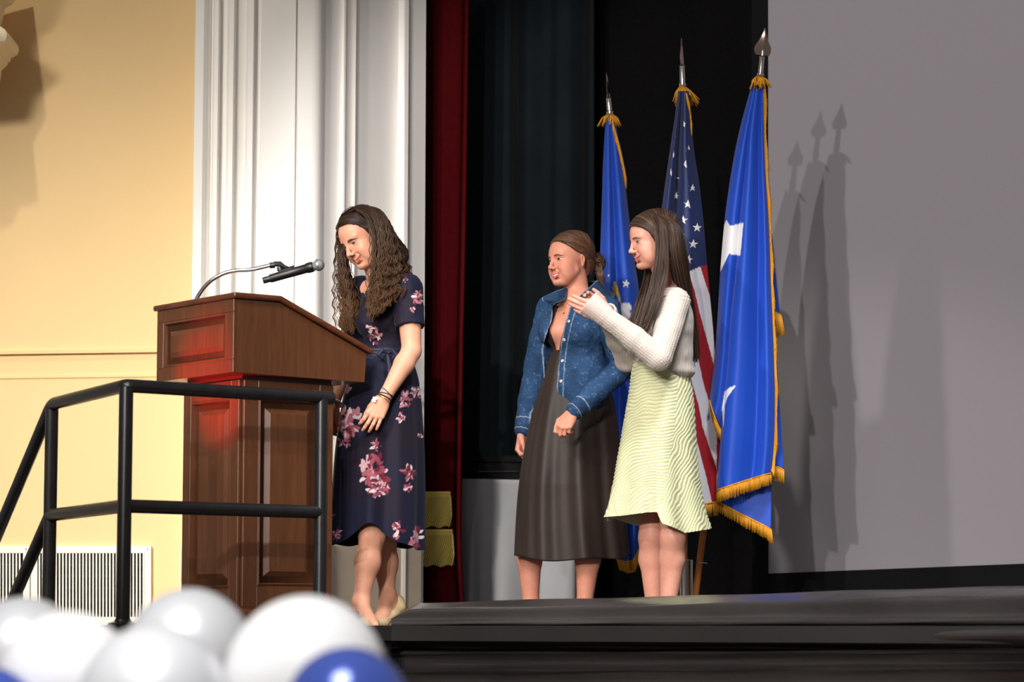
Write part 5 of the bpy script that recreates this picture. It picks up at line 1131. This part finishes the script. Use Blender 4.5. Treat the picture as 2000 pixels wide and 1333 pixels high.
    V, Q = surf(K, .0042, disp=kd); px, py = PX(V); n1 = hash_noise(V * 26, 3); n2 = hash_noise(V * 75, 4); n3 = hash_noise(V * 240, 6)
    c = lin((37, 63, 95)) * (1 + .22 * n1 + .20 * n3)[:, None]; swirl = np.clip(1 - np.abs(n2 - .1) / .05, 0, 1) * (n1 > -.15) * .42; c = c * (1 - swirl[:, None]) + lin((128, 154, 186)) * swirl[:, None]
    dp = polydist(px, py, OPEN); e = (np.abs(dp) < 1.6) | ((np.abs(dp - 11.5) < .8) & (px > 1085)); c[e] = c[e] * .4 + lin((150, 166, 186)) * .6
    for a, e_, w in arms:
        d_ = unit(w - e_); s_ = (V - w) @ d_; m = (np.abs(s_ + .062) < .0022) | (np.abs(s_ + .012) < .002); m &= np.linalg.norm(V - w, axis=1) < .12; c[m] = c[m] * .45 + lin((170, 180, 190)) * .55
    m_den = M('denim', attr=True, rough=.85, spec=.15, bump=(420, .25, .0008)); jk = mk('denim_jacket', V, Q, m_den, P, col=np.clip(c, 0, 1)); jb = BVHTree.FromPolygons(V.tolist(), Q.tolist())
    def collar(nm, rows, dark=.0):
        Gc = patch(rows, 34, 26); V, Q = solid(Gc, .005); n = hash_noise(V * 150, 2)[:, None]; cc = lin((36, 60, 90) if not dark else (20, 28, 48)) * (1 + .25 * n); u = np.tile(np.arange(34 * 26).reshape(26, 34), (1, 1)); ed = np.zeros((26, 34), bool); ed[0] = ed[-1] = True; ed[:, 0] = ed[:, -1] = True
        ed = np.r_[ed.ravel(), ed.ravel()]; cc = np.array(np.broadcast_to(cc, (len(V), 3)));  cc[ed] = lin((150, 166, 186)); return mk(nm, V, Q, m_den, jk, col=cc)
    collar('collar', [[(1110, 561, 12.90), (1090, 568, 12.83), (1059, 582, 12.80)], [(1107, 573, 12.86), (1086, 581, 12.79), (1060, 587, 12.79)], [(1103, 585, 12.82), (1090, 591, 12.79), (1073, 593, 12.80)]])
    collar('collar', [[(1168, 548, 12.93), (1162, 552, 12.86), (1146, 567, 12.77), (1130, 580, 12.73)], [(1180, 562, 12.93), (1176, 566, 12.84), (1155, 578, 12.745), (1133, 592, 12.72)], [(1200, 580, 12.88), (1188, 584, 12.78), (1165, 590, 12.735), (1142, 602, 12.715)]])
    collar('collar_stand', [[(1110, 561, 12.93), (1125, 556, 13.0), (1150, 551, 13.02), (1168, 548, 12.95)], [(1106, 590, 12.93), (1125, 590, 13.02), (1150, 588, 13.03), (1176, 580, 12.95)]], 1)
    m_bt = M('pearl_snap', (222, 216, 210), .25)
    for x, y in ((1110, 628), (1101, 664), (1097.5, 705), (1094.5, 745), (1094, 785)):
        o_ = J(x + 1, y, 12.5); dv = Vector(o_ - CAM).normalized(); h = jb.ray_cast(Vector(o_), dv)
        if h[0] is None: continue
        q = np.array(h[0]); ax = np.array(h[1]); ax = ax if ax[1] < 0 else -ax; mb = MB(); mb.lathe([(.0068, -.003), (.0068, .0012), (.005, .0028), (.0035, .0022), (.0005, .0018)], q, ax, 14); mb.build('snap_button', m_bt, jk); mb = MB(); mb.lathe([(.0022, .0018), (.0022, .0028), (.0005, .003)], q, ax, 8); mb.build('snap_button_centre', M('dark_snap', (40, 44, 58), .4), jk)
    # necklace
    gold = M('gold_chain', (212, 160, 80), .25, 1); mb = MB(); pts = []
    for x, y in ((1108, 574), (1104, 584), (1101, 597), (1101, 612), (1105, 600), (1112, 588), (1122, 578)):
        o_ = J(x, y, 12.4); dv = Vector(o_ - CAM).normalized(); h = bv.ray_cast(Vector(o_), dv); pts.append(np.array(h[0]) - np.array(dv) * .002 if h[0] is not None else J(x, y, 12.8))
    mb.tube(crom(pts, 30), .0011, 5); mb.build('necklace', gold, P, auto=None); mb = MB(); mb.lathe([(.0005, -.005), (.0045, -.003), (.0045, .003), (.0005, .005)], pts[3], (0, -1, 0), 12); mb.build('necklace_pendant', M('red_pendant', (170, 60, 40), .25), P)
    # hair: combed back into a low curly bun
    HL2 = [(-.1, -.07), (-.04, -.052), (-.008, -.042), (.016, -.012), (.03, .022), (.055, .050), (.074, .066), (.088, .085), (.1, .2)]
    C = hair_cap(H, .010, HL2, sc=SCL, zmin=-.075, extra=lambda S_: (S_.ell(H(-.032, 0, .054), (.088, .078, .076), .03, H.R), S_.ell(H(-.085, 0, -.02), (.04, .05, .05), .03), S_.ell(J(1166, 516, 12.96), (.026, .026, .032), .02))); V, Q = surf(C, .0035, disp=lambda PP: .0012 * hash_noise(H.loc(PP) * np.array([30, 190, 120]), 5))
    hc = [lin(k) for k in ((92, 62, 44), (78, 52, 38), (108, 76, 52), (66, 44, 34))]; hr = mk('hair', V, Q, m_hair, P, col=lin((84, 57, 42)) * (1 + .25 * hash_noise(H.loc(V) * np.array([20, 240, 160]), 7))[:, None]); bvc = BVHTree.FromPolygons(V.tolist(), Q.tolist()); cs_ = []
    for i in range(330):
        s = 1 if i % 4 < 3 else -1; ph = rad(rng.uniform(40, 125)); k = rng.uniform(-.12, .12)
        cs_.append(scalp(bvc, H, [(math.cos(ph), s * .03 + .02, math.sin(ph)), (math.cos(ph) * .75 - .1, s * .5, math.sin(ph) * .75 + .08), (math.cos(ph) * .2 - .5, s * .75, math.sin(ph) * .35 + .05 + k), (-1, s * .35, -.12 + k)], rng.uniform(.0004, .0022), 14, SCL))
    strands('hair_combed', cs_, rng.uniform(.0011, .0019, 330), m_hair, hr, [hc[rng.integers(4)] for _ in cs_], 4, 14)
    bc = J(1166, 514, 12.96); cs_ = []
    for i in range(150):
        ax = unit(rng.normal(0, 1, 3) + np.array([0, .9, 0])); u = unit(np.cross(ax, (.2, .1, 1))); v = np.cross(ax, u); r0 = rng.uniform(.018, .036); a0 = rng.random() * 6.28; cc = bc + rng.normal(0, .007, 3)
        cs_.append([cc + (u * math.cos(a0 + a) + v * math.sin(a0 + a)) * r0 * np.array([.8, 1, 1.15]) for a in np.linspace(0, 4.8, 9)])
    for i in range(46):
        x = rng.normal(0, 4); cs_.append([J(1164 + x, 512 + rng.normal(0, 8), 12.95 + rng.normal(0, .012)), J(1173 + x, 535, 12.93), J(1174 + x * .8 + rng.normal(0, 2), 556, 12.94), J(1168 + x * .6 + rng.normal(0, 3), 574 + rng.normal(0, 6), 12.95)])
    strands('hair_bun', cs_, rng.uniform(.0014, .0026, len(cs_)), m_hair, hr, [hc[rng.integers(4)] for _ in cs_], 4, 18)

# ---------------------------------------------------------------- woman in the white cardigan
def woman3():
    rng = np.random.default_rng(31); D = 12.4; SCL = 1.05; H = Frame(J(1275, 469, D), rad(73), rad(11), rad(0)); Bf = Frame(J(1305, 640, D), rad(66)); S = SDF(); up = np.array([0, 0, 1.0]); fw, lf = Bf.R[:, 0], Bf.R[:, 1]
    head_sdf(S, H, smile=.8, cheek=1.2, nose=.8, open_=.0, sc=SCL, ears=False); nb = J(1306, 566, 12.42); neck_sdf(S, H, nb, .050)
    sl, el, wl = J(1322, 590, 12.26), J(1287, 700, 12.13), J(1180, 616, 12.14); sr, er, wr = J(1287, 592, 12.58), J(1226, 704, 12.50), J(1186, 613, 12.27)
    arms = ((sl, el, wl), (sr, er, wr)); chest, waist, hip = J(1300, 635, 12.42), J(1297, 705, 12.42), J(1296, 780, 12.42)
    body(S, Bf, nb, arms, chest, waist, hip, hr_=(.098, .110, .11))
    d1 = np.array((-.93, -.08, .34)); n1 = np.array((-.15, -.95, -.3)); hand_sdf(S, wl, d1, n1, np.cross(d1, n1), per=[(.12, .25, .2), (.10, .2, .15), (.12, .2, .15), (.2, .3, .2)], L=.172, thumb=(.2, .5, .5), spread=.0, r=1.13)
    d2 = np.array((-.78, .08, .60)); n2 = np.array((.15, 1, .15)); hand_sdf(S, wr, d2, n2, np.cross(n2, d2), per=[(.5, .7, .5), (.55, .75, .5), (.55, .8, .5), (.6, .8, .5)], L=.165, thumb=(.5, .3, .3), spread=.0, r=1.1)
    legs(S, [(J(1306, 830, 12.37), J(1314, 1050, 12.34), J(1313, 1092, 12.37), J(1305, 1182, 12.38), J(1285, 1195, 12.30)), (J(1284, 830, 12.47), J(1272, 1050, 12.46), J(1273, 1092, 12.49), J(1277, 1182, 12.50), J(1258, 1195, 12.43))])
    fine = [(H.o - [.12, .11, .13], H.o + [.11, .11, .13], .0023), (wl - [.19, .06, .03], wl + [.02, .17, .11], .0027)]
    V, Q = surf(S, .0085, fine); V, Q = thin(V, Q, [(a, b) for a, b, _ in fine], .013, (J(1290, 960, 12.4)[2], J(1290, 660, 12.4)[2])); col = face_col(V, H, lin((216, 154, 132)), lin((188, 96, 94)), .8, sc=SCL, blush=.8)
    P = mk('person', V, Q, m_skin, col=col); prop(P, 'clapping woman with long straight hair in a white cardigan and pale yellow skirt', 'person')
    bv = BVHTree.FromPolygons(V.tolist(), Q.tolist()); face_parts(H, P, bv, .8, (52, 36, 28), .33, 'brown', sc=SCL)
    mb = MB(); q = H(.094 * SCL, .017 * SCL, -.037 * SCL); mb.lathe([(.0004, -.0022), (.0022, 0), (.0004, .0022)], q, (0, -1, 0), 8); mb.build('nose_stud', M('gold_chain'), P)
    # pale dress top under the cardigan
    m_yel = M('pale_yellow_crinkle', attr=True, rough=.75, sheen=.1, spec=.2); G = SDF(); o = .007; G.ell(chest, (.095 + o, .145 + o, .14), .04, Bf.R); G.ell(waist, (.088 + o, .12 + o, .12), .04, Bf.R)
    for s in (1, -1): G.ell(chest + fw * .074 + lf * s * .07 - up * .02, (.065, .066, .066), .03, Bf.R)
    NK = [(1310, 540), (1252, 560), (1244, 605), (1246, 640), (1252, 668), (1262, 650), (1275, 610), (1310, 580)]
    G.fn(lambda PP: (lambda q: np.where(PP[:, 1] < .2, -polydist(q[0], q[1], NK) * .00217, -.1))(PX(PP)), 0, 0, .003); zt_ = J(1300, 592, 12.4)[2]; G.fn(lambda PP: PP[:, 2] - zt_, 0, 0, .003)
    V, Q = surf(G, .005); mk('dress_top', V, Q, m_yel, P, col=np.tile(lin((222, 226, 190)), (len(V), 1)))
    # cardigan: cropped, ribbed hem, wide cuffs
    OPEN = [(1290, 540), (1258, 562), (1247, 605), (1239, 650), (1239, 712), (1249, 700), (1258, 664), (1272, 620), (1284, 590), (1306, 556)]
    K = SDF(); o = .014
    K.cap(sl, sr, .052, .052, .03); K.cap(nb - up * .012, (sl + nb) / 2 - up * .01, .048, .048, .03); K.ell(chest, (.095 + o, .145 + o, .16), .04, Bf.R); K.ell(J(1298, 700, 12.42), (.098 + o, .128 + o, .12), .05, Bf.R); K.ell(J(1302, 728, 12.42), (.118, .132, .045), .03, Bf.R)
    for s in (1, -1): K.ell(chest + fw * .078 + lf * s * .07 - up * .02, (.068, .068, .068), .04, Bf.R)
    def hemc(PP):
        px, py = PX(PP); return (py - (716 + (px - 1235) * .27)) * .00217
    K.fn(hemc, 0, 0, .008)
    K.fn(lambda PP: (lambda q: np.where(PP[:, 1] < .2, -polydist(q[0], q[1], OPEN) * .00217, -.1))(PX(PP)), 0, 0, .004)
    for a, e, w, bell in ((sl, el, wl, 1), (sr, er, wr, 0)):
        d_ = unit(w - e); ce = w + d_ * (.086 if bell else .02); A = SDF(); A.chain([a, a + (e - a) * .5, e], [.057, .056, .052], .02); A.chain([e, e + (w - e) * .45, w - d_ * .035], [.052, .050, .043], .015); A.chain([w - d_ * .035, w + d_ * .0, ce + d_ * .02], [.040, .045, .0575 if bell else .0425], .004)
        A.p.append((lambda PP, q=ce, d_=d_: (q - PP) @ d_, ce - .075, ce + .085, .003, 's'))
        A.p.append((lambda PP, q=ce, d_=d_, r=(.0450 if bell else .035): np.maximum(np.linalg.norm((PP - q) - ((PP - q) @ d_)[:, None] * d_, axis=1) - r, -((PP - q) @ d_) - .03), ce - .07, ce + .07, .003, 's'))
        K.add(A, .012)
    ua, fa = unit(el - sl), unit(wl - el); pu, pf = unit(np.cross(ua, (0, 1, 0))), unit(np.cross(fa, (0, 1, 0)))
    def knit(PP):
        t1 = np.clip((PP - sl) @ ua / np.linalg.norm(el - sl), 0, 1); dA = np.linalg.norm(PP - sl - t1[:, None] * (el - sl), axis=1); t2 = np.clip((PP - el) @ fa / np.linalg.norm(wl - el), 0, 1.3); dB = np.linalg.norm(PP - el - t2[:, None] * (wl - el), axis=1)
        a = (PP - sl) @ pu; b = (PP - el) @ pf; s1 = (PP - sl) @ ua; s2 = (PP - el) @ fa
        ca = np.sin(a * 620) * .0011 + np.where(np.abs(np.mod(a, .03) - .015) < .006, .0012 * np.sin(s1 * 480 + np.sin(a * 900) * 1.5), 0); cb = np.sin(b * 620) * .0010 + np.where(np.abs(np.mod(b + .008, .034) - .017) < .007, .0013 * np.sin(s2 * 460 + np.sin(b * 900) * 1.5), 0)
        tor = .0006 * np.sin(PP[:, 0] * 500) + .0016 * hash_noise(PP * 28, 2)
        yoke = .0013 * np.sin(PP[:, 2] * 360 + 14 * PP[:, 0]) * (PP[:, 2] > J(1300, 590, 12.3)[2])
        w = np.where((dA < dB) & (dA < .068), ca, np.where(dB < .075, cb, tor)) + yoke + .0022 * hash_noise(PP * np.array([26, 26, 26]), 7); return w * np.clip(1 - (t2 - .98) * 5, .2, 1)
    V, Q = surf(K, .0036, disp=knit); nz = hash_noise(V * 180, 3)[:, None]
    mk('cardigan', V, Q, M('cream_knit', attr=True, rough=.9, sheen=.15, spec=.15), P, col=lin((192, 182, 172)) * (1 + .05 * nz))
    # crinkled pale yellow skirt
    rows = [(706, 1238, 1342), (730, 1233, 1347), (765, 1228, 1353), (800, 1222, 1356), (850, 1213, 1359), (900, 1204, 1362), (950, 1196, 1367), (1000, 1187, 1375), (1035, 1181, 1384)]
    NU, NV = 300, 290; fo = lambda th, t: t * t * (.10 * np.sin(5 * th + .6) + .05 * np.sin(9 * th + 2)) ; cs = [-1, -.7, -.15, .02, .10, .6, 1]; hs = [-24, -27, -34, -34, -12, 7, -1]
    hem = lambda a, t: t ** 5 * (float(np.interp(math.cos(a), cs, hs)) * max(0, min(1, math.sin(a) * 3 + .6)) + (1 - max(0, min(1, math.sin(a) * 3 + .6))) * (-12 + 10 * math.sin(3 * a)))
    Gd = skirt(rows, NU, NV, fo, 12.42, lambda t: .125 + .045 * min(1, t * 2.2) + .04 * t * t, hem)
    px, py = PX(Gd.reshape(-1, 3)); nzw = hash_noise(Gd.reshape(-1, 3) * np.array([14, 14, 14]), 5) * 5 + hash_noise(Gd.reshape(-1, 3) * 40, 6) * 1.6
    seam = np.interp(py, [700, 760, 850, 940, 1000, 1050], [1322, 1324, 1316, 1300, 1292, 1290]); ang = np.where(px < seam, np.interp(py, [720, 850, 950, 1030], [.30, .12, .10, .30]) + np.interp(px, [1180, 1230, 1280], [.55, .2, -.05]), 1.12)
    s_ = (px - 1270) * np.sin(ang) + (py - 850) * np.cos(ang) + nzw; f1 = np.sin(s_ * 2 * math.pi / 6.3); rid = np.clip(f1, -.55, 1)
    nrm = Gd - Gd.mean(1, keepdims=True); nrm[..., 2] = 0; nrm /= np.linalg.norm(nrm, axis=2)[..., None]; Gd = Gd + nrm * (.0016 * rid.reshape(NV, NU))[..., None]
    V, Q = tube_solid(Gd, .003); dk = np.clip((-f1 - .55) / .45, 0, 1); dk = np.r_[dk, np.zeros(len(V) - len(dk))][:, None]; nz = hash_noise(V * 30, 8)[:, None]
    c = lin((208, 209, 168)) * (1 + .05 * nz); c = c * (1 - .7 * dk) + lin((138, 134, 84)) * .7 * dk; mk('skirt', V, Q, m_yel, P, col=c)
    # hair
    HL3 = [(-.1, -.03), (-.03, .012), (0, .026), (.03, .04), (.052, .060), (.068, .084), (.08, .12), (.1, .2)]
    C = hair_cap(H, .012, HL3, sc=SCL, zmin=-.3, extra=lambda S_: (S_.chain([H(-.05, .0, .03), J(1312, 520, 12.4), J(1330, 590, 12.42), J(1346, 650, 12.46)], [.085, .07, .04, .02], .03), S_.chain([H(-.005, .06, .01), J(1284, 540, 12.3), J(1268, 600, 12.25)], [.035, .03, .016], .02), S_.chain([H(-.01, -.06, .0), J(1270, 545, 12.5), J(1246, 610, 12.45)], [.03, .03, .014], .02)))
    V, Q = surf(C, .0042, disp=lambda PP: .0015 * hash_noise(PP * np.array([140, 140, 14]), 5)); hr = mk('hair', V, Q, m_hair, P, col=lin((62, 45, 36)) * (1 + .25 * hash_noise(V * np.array([200, 200, 12]), 7))[:, None]); bvc = BVHTree.FromPolygons(V.tolist(), Q.tolist())
    gN = [[(1272, 421, 12.33), (1280, 445, 12.29), (1281, 495, 12.275), (1272, 548, 12.25), (1258, 605, 12.19), (1246, 656, 12.15)], [(1276, 420, 12.33), (1292, 440, 12.27), (1294, 500, 12.25), (1288, 548, 12.23), (1275, 602, 12.17), (1255, 654, 12.14)], [(1280, 419, 12.34), (1300, 440, 12.265), (1304, 500, 12.25), (1300, 540, 12.235), (1284, 590, 12.17), (1264, 640, 12.14)]]
    gK = [[(1282, 419, 12.34), (1306, 440, 12.265), (1312, 500, 12.25), (1320, 545, 12.30), (1336, 590, 12.42), (1347, 635, 12.47), (1352, 685, 12.5)], [(1286, 418, 12.36), (1318, 438, 12.28), (1328, 490, 12.27), (1336, 545, 12.33), (1348, 600, 12.42), (1355, 650, 12.46), (1357, 694, 12.48)], [(1288, 418, 12.4), (1324, 440, 12.36), (1338, 490, 12.36), (1344, 545, 12.4), (1352, 600, 12.44), (1359, 650, 12.46), (1361, 698, 12.48)]]
    gF = [[(1262, 422, 12.47), (1264, 480, 12.5), (1260, 540, 12.5), (1246, 585, 12.46), (1232, 625, 12.42), (1222, 655, 12.40)], [(1266, 420, 12.45), (1270, 480, 12.48), (1270, 540, 12.46), (1258, 590, 12.42), (1244, 642, 12.38)] + [(1240, 655, 12.37)]]
    cs_ = guides(gN, 260, rng, (1.8, 1.5, .006)) + guides(gK, 420, rng, (2.0, 1.5, .008)) + guides(gF, 120, rng, (1.6, 2, .006)); hc = [lin(k) for k in ((66, 48, 38), (54, 40, 32), (84, 62, 46), (48, 36, 30), (104, 78, 54))]; n = len(cs_)
    for i in range(360):
        s = 1 if i % 5 < 4 else -1; ph = rad(rng.uniform(42, 150)); k = rng.uniform(-.06, .06)
        cs_.append(scalp(bvc, H, [(math.cos(ph), s * .02 - .12, math.sin(ph)), (math.cos(ph) * .8, s * .5, math.sin(ph) * .8 + .04), (math.cos(ph) * .45 - .05 + k, s * .85, .22), (math.cos(ph) * .3 - .06 + k, s * .95, -.35)], rng.uniform(.0006, .003), 18, SCL))
    strands('hair_locks', cs_, rng.uniform(.0010, .0021, len(cs_)), m_hair, hr, [hc[rng.choice(5, p=[.34, .27, .14, .22, .03])] for _ in cs_], 4, 18, .35)
woman2(); woman3()
